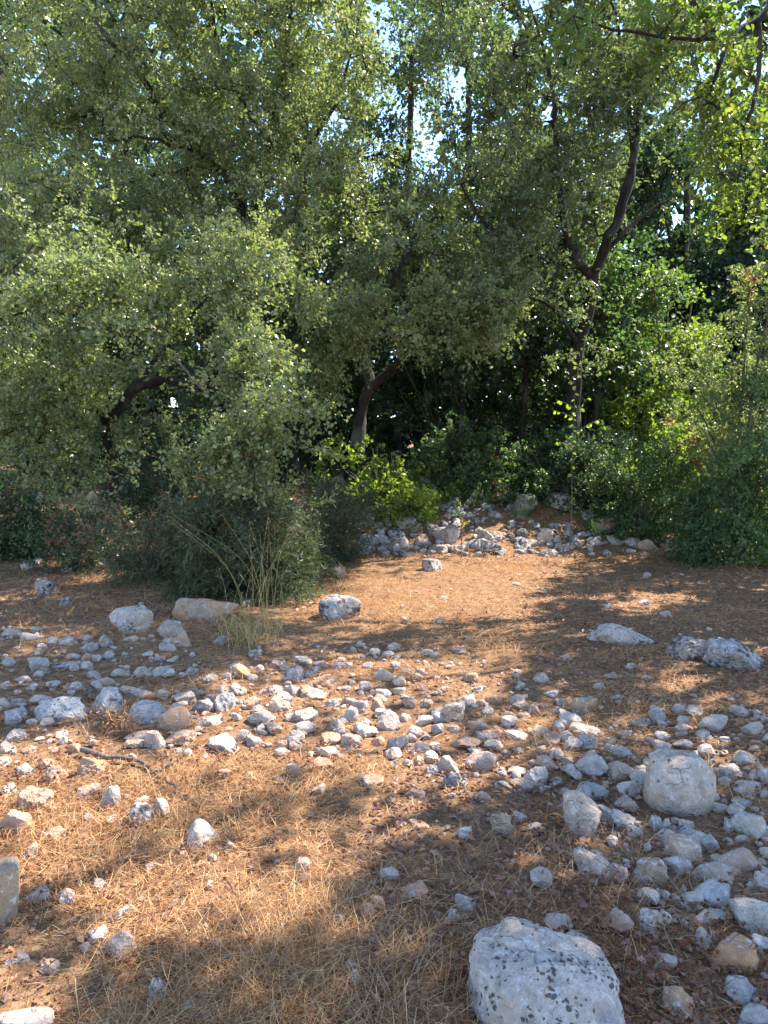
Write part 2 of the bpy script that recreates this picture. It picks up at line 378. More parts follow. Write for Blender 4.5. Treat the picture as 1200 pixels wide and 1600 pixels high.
def wood_paths(sk, rtip, expo=.42, rmax=.2, skip=None):
    n = len(sk.P); cnt = np.zeros(n); kids = [[] for _ in range(n)]
    for i in range(n):
        if sk.par[i] >= 0: kids[sk.par[i]].append(i)
    for i in range(n - 1, -1, -1):
        if not kids[i]: cnt[i] += 1
        if sk.par[i] >= 0: cnt[sk.par[i]] += cnt[i]
    R = np.minimum(rtip * cnt ** expo, rmax)
    for i, rr in sk.fixed.items(): R[i] = rr
    paths = []; fixed = sk.fixed
    for i in range(n):
        p = sk.par[i]
        if i in fixed: continue
        if p >= 0 and p not in fixed:
            main = max((c for c in kids[p] if c not in fixed), key=lambda c: cnt[c])
            if main == i: continue
        seq = ([p] if p >= 0 else []) + [i]; c = i
        while True:
            ks = [k for k in kids[c] if k not in fixed]
            if not ks: break
            c = max(ks, key=lambda k: cnt[k]); seq.append(c)
        rr = R[seq].copy(); rr[0] = min(rr[0], rr[1] * 1.25) if len(rr) > 1 else rr[0]
        big = rr.max(); paths.append(([sk.P[q] for q in seq], rr, 7 if big > .05 else 5 if big > .015 else 3))
    return paths

T_DIAM = (np.array([[0, 0, 0], [.42, -.5, .10], [1, 0, -.04], [.46, .5, .10]]), [np.array([[0, 1, 2, 3]])])
T_OVAL = (np.array([[0, 0, 0], [.25, -.44, .10], [.68, -.42, .10], [1, 0, -.05], [.68, .42, .10], [.25, .44, .10]]), [np.array([[0, 1, 2, 3], [0, 3, 4, 5]])])
T_STRIP = (np.array([[0, 0, 0], [.5, -.5, .02], [1, 0, -.02], [.5, .5, .02]]), [np.array([[0, 1, 2, 3]])])
T_WIDE = (np.array([[0, 0, 0], [.55, -.55, .12], [1, 0, -.03], [.45, .55, .12]]), [np.array([[0, 1, 2, 3]])])
def leaves(pos, axis, normal, length, width, templ):
    axis = nrm(axis); normal = nrm(normal - axis * (axis * normal).sum(1, keepdims=True)); side = np.cross(normal, axis)
    tv, tf = templ; m = len(tv); n = len(pos)
    V = pos[:, None] + length[:, None, None] * tv[None, :, 0, None] * axis[:, None] + width[:, None, None] * tv[None, :, 1, None] * side[:, None] \
        + length[:, None, None] * tv[None, :, 2, None] * normal[:, None]
    F = [(f[None] + (np.arange(n) * m)[:, None, None]).reshape(-1, f.shape[1]) for f in tf]
    return V.reshape(-1, 3), F
FT_TONE = [None]     # tone of every leaf vertex of the last foliage() call
def foliage(C, outd, ns, nl, ll, lw, sl, templ=T_DIAM, up=.45, droop=.25, r=rng, spread=1.0, scat=.02):
    """sprays of leaves round every foliage point; returns leaf V, F and twig paths as arrays"""
    n = len(C); S = n * ns
    base = np.repeat(C, ns, 0) + r.normal(0, .03, (S, 3))
    d = nrm(np.repeat(outd, ns, 0) * .7 + r.normal(0, .75 * spread, (S, 3)) + np.array([0, 0, .12]))
    L = sl * r.uniform(.5, 1.25, S)
    t = r.uniform(.08, 1.05, (S, nl)); g = np.array([0, 0, -1.0])
    pos = base[:, None] + d[:, None] * (L[:, None] * t)[..., None] + g * (droop * L[:, None] * t ** 2)[..., None] + r.normal(0, scat, (S, nl, 3))
    ax = np.repeat(d[:, None], nl, 1) * .6 + r.normal(0, .65, (S, nl, 3)) + np.array([0, 0, -.1])
    nm = r.normal(0, .5, (S, nl, 3)) + np.array([0, 0, up]) + r.normal(0, .65, (S, 1, 3))
    K = S * nl; sz = r.uniform(.5, 1.3, K)
    V, F = leaves(pos.reshape(-1, 3), ax.reshape(-1, 3), nm.reshape(-1, 3), ll * sz, lw * sz * r.uniform(.8, 1.15, K), templ)
    # twigs: three-sided spikes along each spray
    e1 = nrm(np.cross(d, r.normal(0, 1, (S, 3)))); e2 = np.cross(d, e1); w = .0035
    tip = base + d * L[:, None] + g * (droop * L)[:, None]; sel = np.arange(S) % 2 == 0
    tv = np.stack([base + e1 * w, base - e1 * w * .5 + e2 * w, base - e1 * w * .5 - e2 * w, tip], 1)[sel].reshape(-1, 3)
    o = (np.arange(int(sel.sum())) * 4)[:, None, None]
    tt = (np.array([[0, 1, 3], [1, 2, 3], [2, 0, 3]])[None] + o).reshape(-1, 3)
    FT_TONE[0] = np.repeat(np.clip(np.repeat(r.uniform(0, .38, n), ns) + r.normal(0, .05, S), 0, .38), nl * len(templ[0]))
    return V, F, tv, [tt]

def blob_points(blobs, n, shell=.6, r=rng, gap=.0):
    """foliage points inside ellipsoids (centre, radii), shared out by volume, denser to the outside, kept a little apart"""
    vol = np.array([np.prod(b[1]) ** .6 for b in blobs]); k = np.maximum(1, (n * vol / vol.sum()).astype(int)); out, od = [], []
    for (c, rad), m in zip(blobs, k):
        u = nrm(r.normal(0, 1, (m, 3))); q = r.uniform(0, 1, m) ** (1 / 3) * (1 - shell) + shell * r.uniform(.75, 1.06, m)
        q = np.minimum(q, 1.08); out.append(np.asarray(c) + u * q[:, None] * np.asarray(rad)); od.append(u * .8 + np.array([0, 0, .2]))
    P, D = np.concatenate(out), nrm(np.concatenate(od))
    return P, D
def clumpy(P, freq, thr, seed=0):
    off = Vector((seed * 3.1, seed * 1.7, seed * .9)); return np.array([mnoise.noise(Vector(p) * freq + off) for p in P]) > thr
def pblob(px, py, Y, rx, ry, rd):
    """an ellipsoid given by where it shows in the photo and how far off it stands"""
    return (at(px, py, Y), np.array([rx * Y / FPX, rd, ry * Y / FPX]))

def tree(name, label, base, stem, limbs, blobs, n, leaf, ns=6, nl=13, ll=.042, lw=.026, sl=.32, templ=T_DIAM, r0=.14, rtip=.006, carve=.0,
         group=None, up=.45, droop=.25, cat='tree', zmin=.35, shell=.6, twigmat=None, dead=0, crown='crown', stemname='trunk', clump=-.10):
    """stem: points from the base up; limbs: lists of points, the first one is hung on the nearest wood"""
    base = np.asarray(base, float)
    o = thing(name, label, cat, tuple(base), group)
    sk = Skel(); fixed_paths = []
    L = smooth_line(stem, .14, .012, len(name)); n0 = len(L)
    L[0] = stem[0]; R = np.linspace(r0, r0 * .55, n0); R[:4] *= np.array([1.9, 1.45, 1.2, 1.08])[:n0]
    L[0][2] -= .12
    sk.line(L, -1, R); build(stemname, *tube([(L, R * rng.uniform(.93, 1.07, n0), 16)], .17), BARK, o, True)
    for lm in limbs:
        pts = np.asarray(lm[0] if isinstance(lm, tuple) else lm, float); rr = lm[1] if isinstance(lm, tuple) else r0 * .5
        k = sk.near(pts[0]); start = sk.P[k]
        Lm = smooth_line(np.concatenate([[start], pts[1:]]), .14, .014, len(fixed_paths) + 3); Rm = np.linspace(rr, max(rr * .28, .008), len(Lm))
        sk.line(Lm, k, Rm); fixed_paths.append(1)
        build('limb', *tube([(Lm, Rm * rng.uniform(.9, 1.1, len(Lm)), 8)], .1), BARK, o, True)
    P, D = blob_points(blobs, int(n * 1.45), shell)
    far = rng.uniform(0, 1, len(P)) < .16; P[far] += D[far] * rng.uniform(.1, .55, (int(far.sum()), 1))
    keep = (P[:, 2] > gz(P[:, 0], P[:, 1]) + zmin) & clumpy(P, 1.25, clump, len(label))
    if carve >= 0: keep &= ~(sunny(P) & (rng.uniform(0, 1, len(P)) < max(carve, .93)))
    keep &= ~(in_shaft(P) & (rng.uniform(0, 1, len(P)) < .85))
    P, D = P[keep], D[keep]
    grow(sk, P)
    tag(build('branches', *tube(wood_paths(sk, rtip, rmax=r0 * .45)), BARK if r0 > .06 else TWIG, o, True), kind='stuff')
    V, F, tv, tf = foliage(P, D, ns, nl, ll, lw, sl, templ, up, droop)
    tag(build(crown, V, F, LEAF[leaf], o, tone=FT_TONE[0]), kind='stuff')
    if ll < .058: tag(build('twigs', tv, tf, twigmat or TWIG, o), kind='stuff')
    if dead:
        m = rng.choice(len(P), dead); V, F, _, _ = foliage(P[m], D[m], 3, 10, ll, lw, sl, templ, up, droop)
        tag(build('dead_leaves', V, F, LEAF['dead'], o), kind='stuff')
    return o
def G(px, py): return ground_at(px, py)
def gp(x, y): return np.array([x, y, float(gz(x, y))])

# the low oak whose branches hang over the stones
b = gp(-3.45, 9.7)
tree('oak_tree', 'low sunlit oak with a long branch drooping over the dark juniper bush', b,
     [b, at(176, 745, 9.7), at(168, 690, 9.6), at(160, 630, 9.5)],
     [([at(168, 690, 9.6), at(195, 620, 9.3), at(250, 594, 9.0), at(318, 606, 8.7), at(355, 560, 8.1), at(392, 600, 7.7), at(390, 690, 7.35), at(405, 775, 7.2)], .06),
      ([at(165, 650, 9.6), at(110, 570, 9.2), at(50, 500, 8.9), at(20, 420, 8.8)], .06), ([at(160, 630, 9.5), at(190, 540, 9.2), at(180, 450, 8.9), at(200, 400, 8.8)], .065),
      ([at(195, 620, 9.3), at(260, 540, 8.9), at(330, 460, 8.7)], .05), ([at(172, 720, 9.7), at(110, 690, 9.2), at(60, 690, 8.8)], .035)],
     [pblob(40, 540, 8.8, 100, 60, .7), pblob(120, 480, 8.6, 90, 60, .7), pblob(190, 540, 8.3, 80, 50, .6), pblob(250, 465, 8.7, 80, 55, .7), pblob(345, 440, 8.7, 80, 50, .7), pblob(420, 470, 8.6, 70, 55, .6),
      pblob(330, 520, 8.2, 70, 45, .5), pblob(400, 545, 8.0, 55, 50, .45), pblob(385, 600, 7.6, 52, 52, .4), pblob(350, 655, 7.4, 62, 48, .38), pblob(390, 560, 7.8, 50, 40, .4), pblob(360, 585, 7.6, 45, 38, .3), pblob(375, 640, 7.3, 45, 45, .3), pblob(340, 690, 7.3, 45, 35, .3), pblob(385, 690, 7.2, 32, 40, .25), pblob(380, 705, 7.2, 38, 32, .25), pblob(305, 710, 7.4, 30, 25, .25), pblob(395, 660, 7.3, 35, 45, .3), pblob(402, 752, 7.2, 16, 22, .15),
      pblob(30, 620, 8.6, 90, 55, .6), pblob(110, 600, 8.5, 70, 50, .5), pblob(45, 700, 8.6, 75, 50, .5), pblob(110, 740, 8.9, 60, 40, .4), pblob(15, 430, 8.8, 45, 40, .45), pblob(190, 640, 9.6, 110, 50, .5), pblob(230, 420, 9.0, 60, 35, .5), pblob(70, 440, 8.9, 60, 40, .5), pblob(300, 385, 9.4, 45, 40, .4), pblob(40, 395, 9.2, 35, 40, .4), pblob(410, 385, 9.5, 50, 45, .5), pblob(160, 410, 9.2, 40, 35, .4)],
     1250, 'olive', 6, 13, .047, .033, .26, T_WIDE, .10, .0045, -1, dead=6, clump=-.04)
# leaning oak in the middle
b = gp(-.50, 12.5)
tree('oak_tree', 'oak with a dark leaning forked trunk rising behind the lime green brambles', b,
     [b, at(564, 650, 12.4), at(577, 600, 12.3), at(566, 555, 12.3), at(556, 480, 12.2)],
     [([at(577, 605, 12.3), at(608, 580, 12.0), at(650, 535, 11.0), at(700, 500, 10.7)], .085), ([at(562, 540, 12.3), at(600, 460, 11.4), at(640, 380, 11.4), at(650, 290, 11.6)], .06),
      ([at(558, 500, 12.2), at(510, 440, 11.2), at(480, 400, 11.0)], .05)],
     [pblob(600, 485, 10.6, 110, 55, .8), pblob(520, 430, 10.9, 90, 65, .8), pblob(640, 400, 11.2, 80, 70, .9), pblob(560, 340, 11.6, 85, 60, .9), pblob(715, 505, 10.6, 85, 42, .7), pblob(485, 520, 10.3, 75, 55, .7),
      pblob(600, 280, 11.8, 80, 50, .9), pblob(770, 480, 10.7, 50, 35, .6), pblob(500, 320, 11.8, 70, 70, .9), pblob(660, 330, 11.8, 60, 60, .8), pblob(450, 600, 11.2, 70, 40, .6)],
     800, 'olive', 6, 13, .054, .037, .30, T_WIDE, .115, .005, .35, dead=3)
# tall oak that fills the upper left
b = gp(-2.3, 12.9)
tree('oak_tree', 'tall spreading oak with fanned dark limbs above the low drooping oak', b,
     [b, at(398, 560, 12.8), at(385, 440, 12.7), at(392, 345, 12.7)],
     [([at(388, 360, 12.7), at(350, 270, 12.4), at(300, 240, 12.2), at(262, 215, 12.0), at(235, 140, 11.8), at(165, 50, 11.6), at(120, -20, 11.5)], .075),
      ([at(300, 240, 12.2), at(230, 215, 12.0), at(165, 222, 11.8)], .035), ([at(330, 255, 12.3), at(240, 272, 12.0), at(140, 295, 11.7)], .04),
      ([at(392, 345, 12.7), at(420, 240, 12.5), at(432, 170, 12.4), at(450, 60, 12.3), at(455, -60, 12.3)], .075), ([at(420, 230, 12.5), at(375, 150, 12.3), at(345, 80, 12.2), at(330, -40, 12.1)], .05),
      ([at(405, 300, 12.6), at(480, 230, 12.5), at(530, 150, 12.4), at(560, 30, 12.4)], .05), ([at(385, 440, 12.7), at(280, 400, 12.2), at(180, 380, 11.8)], .05)],
     [pblob(60, 80, 11.8, 110, 110, 1.2), pblob(210, 60, 12.0, 120, 100, 1.3), pblob(370, 60, 12.3, 110, 110, 1.3), pblob(510, 70, 12.5, 90, 110, 1.2), pblob(80, 250, 11.8, 120, 80, 1.1), pblob(220, 240, 12.0, 110, 80, 1.1),
      pblob(370, 200, 12.4, 100, 70, 1.1), pblob(490, 230, 12.5, 80, 80, 1.0), pblob(120, 370, 12.0, 120, 60, 1.0), pblob(270, 350, 12.2, 110, 60, 1.0), pblob(420, 330, 12.3, 80, 50, .9), pblob(150, -80, 11.8, 160, 70, 1.3),
      pblob(380, -90, 12.3, 160, 80, 1.4), pblob(20, 400, 11.8, 60, 60, .9), pblob(200, 400, 10.6, 90, 45, .7), pblob(350, 380, 10.4, 80, 45, .7), pblob(80, 330, 10.6, 80, 50, .7)],
     1600, 'olive', 6, 13, .058, .040, .34, T_WIDE, .16, .0055, .3, dead=3, clump=-.2)
# big oak on the right
b = gp(3.2, 12.4)
tree('oak_tree', 'big oak with a thick dark trunk curving up behind the bright sapling', b,
     [b, at(893, 620, 12.3), at(905, 540, 12.2), at(928, 430, 12.1), at(945, 385, 12.0)],
     [([at(940, 395, 12.0), at(968, 330, 11.9), at(990, 240, 11.8), at(1000, 170, 11.7), at(1040, 110, 11.5), at(1100, 60, 11.4), at(1140, 0, 11.3)], .085),
      ([at(990, 230, 11.8), at(975, 130, 11.7), at(960, 20, 11.7)], .06), ([at(925, 440, 12.1), at(890, 380, 11.9), at(875, 280, 11.8), at(870, 150, 11.8), at(840, 20, 11.8)], .075),
      ([at(900, 420, 12.0), at(830, 400, 11.8), at(760, 350, 11.6), at(720, 290, 11.5)], .06), ([at(935, 400, 12.0), at(1000, 340, 12.0), at(1060, 300, 11.9)], .045),
      ([at(905, 545, 12.2), at(860, 480, 11.6), at(800, 460, 11.2)], .045)],
     [pblob(760, 60, 11.8, 90, 100, 1.1), pblob(880, 50, 11.9, 100, 90, 1.2), pblob(1000, 60, 11.7, 90, 80, 1.0), pblob(750, 200, 11.7, 80, 80, 1.0), pblob(860, 190, 11.9, 100, 80, 1.2), pblob(990, 200, 11.8, 70, 80, .9),
      pblob(760, 330, 11.6, 85, 65, 1.0), pblob(870, 320, 11.9, 95, 70, 1.1), pblob(985, 320, 11.9, 65, 65, .9), pblob(830, 420, 11.3, 110, 40, .9), pblob(840, 485, 11.0, 100, 38, .7), pblob(930, 480, 11.3, 50, 40, .6),
      pblob(850, -80, 11.9, 180, 70, 1.3), pblob(1080, 100, 11.3, 60, 70, .8), pblob(880, 535, 11.2, 60, 28, .4), pblob(945, 545, 11.2, 45, 36, .4), pblob(920, 420, 11.3, 50, 40, .4)],
     1500, 'oak', 6, 13, .060, .040, .34, T_WIDE, .135, .0055, .4, dead=2, clump=-.3)
# oak that leans in over the upper right corner, trunk beyond the edge
b = gp(5.6, 7.6)
tree('oak_tree', 'yellowing oak hanging its branches into the upper corner above the bushes', b,
     [b, b + np.array([-.1, .1, 1.4]), b + np.array([-.3, .0, 2.8]), b + np.array([-.7, .1, 4.0])],
     [([b + np.array([-.5, .0, 3.4]), at(1260, 20, 7.8), at(1190, 25, 7.6), at(1150, 60, 7.5), at(1120, 130, 7.4)], .055), ([at(1190, 25, 7.6), at(1185, 120, 7.6), at(1160, 200, 7.5), at(1150, 280, 7.5)], .026),
      ([at(1150, 60, 7.5), at(1080, 60, 7.3), at(960, 40, 7.2), at(900, 20, 7.1)], .022), ([at(1160, 200, 7.5), at(1090, 150, 7.4), at(1050, 180, 7.3)], .014), ([b + np.array([-.7, .1, 4.0]), b + np.array([-.9, -1.4, 5.2]), b + np.array([-1.6, -2.4, 5.6])], .07)],
     [pblob(1130, 190, 7.4, 45, 70, .45), pblob(1185, 260, 7.5, 35, 70, .4), pblob(1100, 120, 7.3, 50, 35, .4), pblob(1190, 90, 7.6, 45, 60, .5), pblob(1060, 40, 7.3, 70, 30, .35), pblob(930, 45, 7.2, 55, 22, .3), pblob(1160, 330, 7.6, 35, 40, .35)],
     95, 'yellow', 5, 9, .060, .042, .30, T_OVAL, .16, .005, -1, droop=.4)
# its upper crown stands above the frame
# trees beyond the right edge: they throw the shade on the stones
def shade_tree(label, x, y, blobs, n, leaf='oak', r0=.16, carve=.97):
    b = gp(x, y); top = max(c[2] for c, _ in blobs)
    lm = [([b + np.array([0, 0, 2.2]), b * .45 + np.asarray(c) * .55 + np.array([0, 0, .5]), np.asarray(c)], .06) for c, _ in blobs]
    return tree('oak_tree', label, b, [b, b + np.array([.05, .02, 1.2]), b + np.array([-.05, .1, 2.6]), b + np.array([-.1, 0, top * .8])], lm, blobs, n, leaf, 5, 5, .13, .09, .40, T_WIDE, r0, .006, carve, group='oaks beside the clearing', clump=-.3)
shade_tree('oak just outside the frame shading the large lichen spotted boulder', 4.9, 4.6,
           [(np.array([3.7, 4.3, 5.0]), np.array([1.1, 1.3, .55])), (np.array([4.7, 5.6, 5.2]), np.array([1.2, 1.2, .6])), (np.array([2.5, 3.6, 5.1]), np.array([1.0, 1.0, .45])), (np.array([5.0, 4.0, 5.8]), np.array([1.2, 1.4, .6])), (np.array([3.4, 5.7, 5.5]), np.array([1.2, .9, .45]))], 620)
shade_tree('oak just outside the frame reaching over the top of the picture', 6.4, 7.0,
           [(np.array([3.4, 8.9, 8.2]), np.array([1.3, 1.2, .6])), (np.array([4.6, 8.3, 8.4]), np.array([1.2, 1.3, .6])), (np.array([2.2, 9.6, 8.6]), np.array([1.0, 1.0, .5])), (np.array([5.4, 7.0, 7.4]), np.array([1.2, 1.3, .6])), (np.array([4.0, 7.2, 7.6]), np.array([1.1, 1.0, .5]))], 520)
shade_tree('oak just outside the frame shading the long flat rocks', 7.2, 9.2,
           [(np.array([5.7, 8.6, 4.4]), np.array([1.0, 1.2, .7])), (np.array([6.8, 9.8, 4.9]), np.array([1.3, 1.3, .8])), (np.array([6.2, 8.0, 5.6]), np.array([1.3, 1.3, .7])), (np.array([7.8, 9.2, 5.8]), np.array([1.3, 1.5, .8])), (np.array([5.6, 10.6, 4.6]), np.array([.9, 1.0, .8]))], 620)

# trees further back
def back_tree(name, label, px, Y, hpx_top, rx, leaf, n, ll=.075, lean=0, r0=.09, zlow=2.2, carve=.0, group='trees behind the forest edge', gap=1.0):
    x = (px - 600) / FPX * Y; b = gp(x, Y); H = at(px, hpx_top, Y)[2]; R = rx * Y / FPX
    stem = [b, b + np.array([lean * .2, .05, H * .2]), b + np.array([lean * .5, -.05, H * .45]), b + np.array([lean, 0, H * .8])]
    bl, lm = [], []
    for k in range(7):
        a = k * 2.4 + px; zz = zlow + (H - zlow) * (.15 + .85 * ((k * .37) % 1)); q = .62 * R * (.5 + ((k * .61) % 1) * .6)
        c = b + np.array([lean * zz / H + q * math.cos(a), q * .8 * math.sin(a), zz - b[2]]); rr = R * (.42 + .22 * ((k * .83) % 1)) * gap
        bl.append((c, np.array([rr, rr, rr * .7])))
        if k % 2 == 0: lm.append(([b + np.array([lean * .5 * zz / H, 0, max(.9, zz * .55) - b[2] * .5]), c]  , r0 * .42))
    return tree(name, label, b, stem, lm, bl, n, leaf, 6, 8, ll * 1.4, ll * .98, .45, T_WIDE, r0, .006, carve, group)
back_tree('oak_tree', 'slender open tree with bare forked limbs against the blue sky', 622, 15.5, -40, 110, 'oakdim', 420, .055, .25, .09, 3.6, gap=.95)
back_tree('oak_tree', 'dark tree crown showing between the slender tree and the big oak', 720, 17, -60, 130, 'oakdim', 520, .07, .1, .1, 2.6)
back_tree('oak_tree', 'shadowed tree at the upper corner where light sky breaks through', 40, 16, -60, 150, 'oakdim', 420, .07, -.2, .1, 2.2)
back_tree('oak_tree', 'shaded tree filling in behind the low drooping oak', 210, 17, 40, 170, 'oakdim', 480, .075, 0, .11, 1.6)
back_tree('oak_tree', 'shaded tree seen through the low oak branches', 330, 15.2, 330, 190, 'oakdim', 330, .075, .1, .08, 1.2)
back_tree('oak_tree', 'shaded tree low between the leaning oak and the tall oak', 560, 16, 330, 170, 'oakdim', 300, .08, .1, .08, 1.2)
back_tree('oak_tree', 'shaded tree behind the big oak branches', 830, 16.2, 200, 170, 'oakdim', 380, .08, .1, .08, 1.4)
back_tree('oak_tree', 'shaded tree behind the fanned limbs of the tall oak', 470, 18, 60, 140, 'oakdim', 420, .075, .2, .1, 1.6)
back_tree('evergreen_tree', 'very dark evergreen standing behind the bushes and slim trunks', 1060, 15.5, 175, 110, 'dark', 560, .07, 0, .1, 1.6)  # shade of the wood is put into the dark leaf colour
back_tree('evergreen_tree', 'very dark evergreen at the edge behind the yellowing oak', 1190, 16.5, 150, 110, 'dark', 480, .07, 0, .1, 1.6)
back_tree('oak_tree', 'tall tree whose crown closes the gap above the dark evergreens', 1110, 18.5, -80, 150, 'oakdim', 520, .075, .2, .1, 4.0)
for px, Y, top, r0, lab in ((928, 13.6, 380, .055, 'slim dark trunk just beside the big oak'), (957, 14.2, 400, .05, 'second slim dark trunk from the big oak'),
                            (815, 14.0, 360, .06, 'slim dark trunk in the shade before the big oak'), (720, 13.8, 350, .05, 'slim dark trunk in the shade between the two nearest oaks'),
                            (985, 15.0, 380, .05, 'slim dark trunk under the very dark evergreen')):
    back_tree('young_tree', lab, px, Y, top, 75, 'oakdim' if px < 900 else 'shrub', 130, .06, .1, r0, 2.3, group='slim young trees in the shade')
# the wood behind everything, one mass
Pw = []
for Yw, zt, nn in ((19.5, 6.5, 400), (22, 8.5, 440), (26, 10.0, 440)):
    x = rng.uniform(-.75 * Yw - 2, .85 * Yw + 2, nn); z = rng.uniform(0, 1, nn) ** 1.25 * (zt * (.72 + .28 * np.sin(x * 1.1 + Yw) * np.sin(x * .37 + 2)))
    Pw.append(np.stack([x, Yw + rng.normal(0, 1.0, nn), z + gz(x, Yw) + .1], 1))
xt = rng.uniform(-17, 18, 760); yt = 25 + rng.normal(0, 1.5, 760); Pt = np.stack([xt, yt, rng.uniform(5.5, 17.5, 760)], 1)
qx, qy = to_px(Pt); win = (np.abs(qx - 640) < 62) | (np.hypot(qx - 950, qy - 215) < 50) | (np.hypot(qx - 1085, qy - 90) < 60) | (np.hypot(qx - 60, qy - 225) < 55)
Pw.append(Pt[~win])
Pw = np.concatenate(Pw)
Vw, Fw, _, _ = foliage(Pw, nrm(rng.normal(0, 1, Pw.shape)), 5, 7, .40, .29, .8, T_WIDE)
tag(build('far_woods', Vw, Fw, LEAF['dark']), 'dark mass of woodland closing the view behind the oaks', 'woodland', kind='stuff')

# ------------------------------------------------------------------ shrubs and undergrowth
def shrub(name, label, px, py, Y, w, h, leaf, n, ll=.05, lw=.032, templ=T_DIAM, ns=5, nl=11, sl=.22, depth=None, up=.5, droop=.3, group=None, dead=0, nstem=7, shell=.45, cat='shrub', top=1.0):
    """w, h: size in photo pixels; stands on the ground at distance Y with its middle at px"""
    x = (px - 600) / FPX * Y; b = gp(x, Y); W = w * Y / FPX / 2; H = h * Y / FPX; D = depth or W * .8
    o = thing(name, label, cat, tuple(b), group); sk = Skel(); r = np.random.default_rng(int(px + py))
    root = sk.add(b - np.array([0, 0, .06]), -1)
    for k in range(nstem):
        a = 2 * math.pi * k / nstem + r.uniform(-.3, .3); e = b + np.array([math.cos(a) * W * r.uniform(.3, .75), math.sin(a) * D * r.uniform(.3, .75), H * r.uniform(.5, .95)])
        L = smooth_line([b + r.normal(0, .03, 3) * [1, 1, 0], (b + e) / 2 + np.array([0, 0, H * .1]), e], .15, .012, k); R = np.linspace(.013, .005, len(L)) * (1 + H * .4)
        sk.line(L, root, R); build('stem', *tube([(L, R, 5)]), TWIG, o, True)
    bl = []
    for k in range(8):
        a = k * 2.4 + px; q = r.uniform(.3, .8); rr = r.uniform(.3, .62)
        bl.append((b + np.array([math.cos(a) * W * q, math.sin(a) * D * q, H * (.10 + .68 * ((k * .37 + .2) % 1) * top)]), np.array([W * rr, D * rr, H * rr * .62])))
    for k in range(4):
        a = k * 1.57 + px * .3; bl.append((b + np.array([math.cos(a) * W * .62, math.sin(a) * D * .62, H * .12]), np.array([W * .42, D * .42, H * .16])))
    P, Dn = blob_points(bl, int(n * 1.3), shell, r); far = r.uniform(0, 1, len(P)) < .12
    P[far] += Dn[far] * r.uniform(.08, .32, (int(far.sum()), 1)); ok = clumpy(P, 2.2, -.14, px * .01); P, Dn = P[ok], Dn[ok]; P[:, 2] = np.maximum(P[:, 2], gz(P[:, 0], P[:, 1]) + .04)
    grow(sk, P, .2, .05, r); tag(build('branches', *tube(wood_paths(sk, .003, rmax=.014)), TWIG, o, True), kind='stuff')
    V, F, tv, tf = foliage(P, Dn, ns, nl, ll, lw, sl, templ, up, droop, r); V[:, 2] = np.maximum(V[:, 2], gz(V[:, 0], V[:, 1]) + .01)
    tag(build('foliage', V, F, LEAF[leaf], o, tone=FT_TONE[0]), kind='stuff')
    if dead:
        m = r.choice(len(P), dead); V, F, _, _ = foliage(P[m] + np.array([0, -.05, .05]), Dn[m], 4, 11, ll, lw, sl, templ, up, droop, r); tag(build('dead_leaves', V, F, LEAF['dead'], o), kind='stuff')
    return o
shrub('juniper_bush', 'dark feathery juniper bush under the drooping oak branch', 365, 930, 7.9, 270, 165, 'juniper', 540, .075, .013, T_STRIP, 7, 15, .20, .75, .2, -.1, dead=8, nstem=11, shell=.4)
shrub('juniper_bush', 'thin dry juniper sprays at the edge of the stones below the low oak', 240, 915, 8.2, 150, 110, 'juniper', 140, .075, .011, T_STRIP, 6, 12, .22, .5, .2, -.1, dead=18)
shrub('juniper_bush', 'soft grey green juniper between the dark juniper and the stone heap', 505, 800, 10.0, 110, 130, 'juniper', 200, .07, .013, T_STRIP, 6, 14, .22, .5, .2, -.1)
shrub('bramble_bush', 'lime green bramble lit at the foot of the leaning oak', 590, 735, 12.0, 170, 105, 'lime', 150, .065, .05, T_WIDE, 5, 8, .26, .6)
shrub('bramble_bush', 'small lime green bramble spilling onto the stone heap', 636, 790, 11.5, 85, 65, 'lime', 70, .055, .042, T_WIDE, 5, 8, .18, .35)
shrub('bramble_bush', 'green undergrowth between the leaning oak and the big oak', 735, 745, 12.7, 220, 110, 'shrub', 210, .065, .046, T_WIDE, 5, 9, .28, .7, dead=3)
shrub('bramble_bush', 'low green undergrowth at the foot of the big oak', 850, 770, 12.4, 170, 90, 'shrub', 190, .06, .042, T_WIDE, 5, 9, .26, .6, dead=2)
shrub('bramble_bush', 'low straggling bramble creeping over the back of the stone heap', 765, 760, 12.2, 150, 50, 'shrub', 90, .055, .04, T_WIDE, 5, 8, .22, .4, dead=3)
shrub('shrub', 'dark small leaved shrub in front of the big oak', 930, 845, 11.9, 140, 130, 'dark', 180, .046, .030, T_WIDE, 5, 11, .2, .5)
shrub('shrub', 'dark low shrub beside the tan upright stone', 1000, 850, 11.3, 170, 150, 'shrub', 250, .047, .031, T_WIDE, 5, 11, .22, .6)
shrub('bramble_bush', 'bramble with round bright leaves and a patch of brown dead leaves', 1040, 760, 12.3, 190, 150, 'lime', 210, .06, .048, T_WIDE, 5, 9, .26, .6, dead=10, top=1.2)
shrub('shrub', 'tall bright green bush standing at the edge of the clearing', 1165, 880, 9.7, 230, 270, 'shrub', 470, .05, .034, T_WIDE, 5, 11, .24, .8)
shrub('shrub', 'tall pale leaved shrub rising behind the bright green bush', 1150, 860, 11.2, 220, 430, 'olive', 430, .056, .036, T_WIDE, 5, 11, .28, .9, dead=12, nstem=9)
shrub('shrub', 'leafy green shrub lit from behind under the tree in deep shadow', 1040, 770, 13.6, 180, 330, 'lime', 270, .07, .05, T_WIDE, 5, 9, .3, .8)
shrub('shrub', 'shaded leafy thicket at the left edge below the low oak', 20, 820, 10.4, 190, 150, 'oakdim', 210, .056, .036, T_WIDE, 5, 10, .26, .6, dead=10)
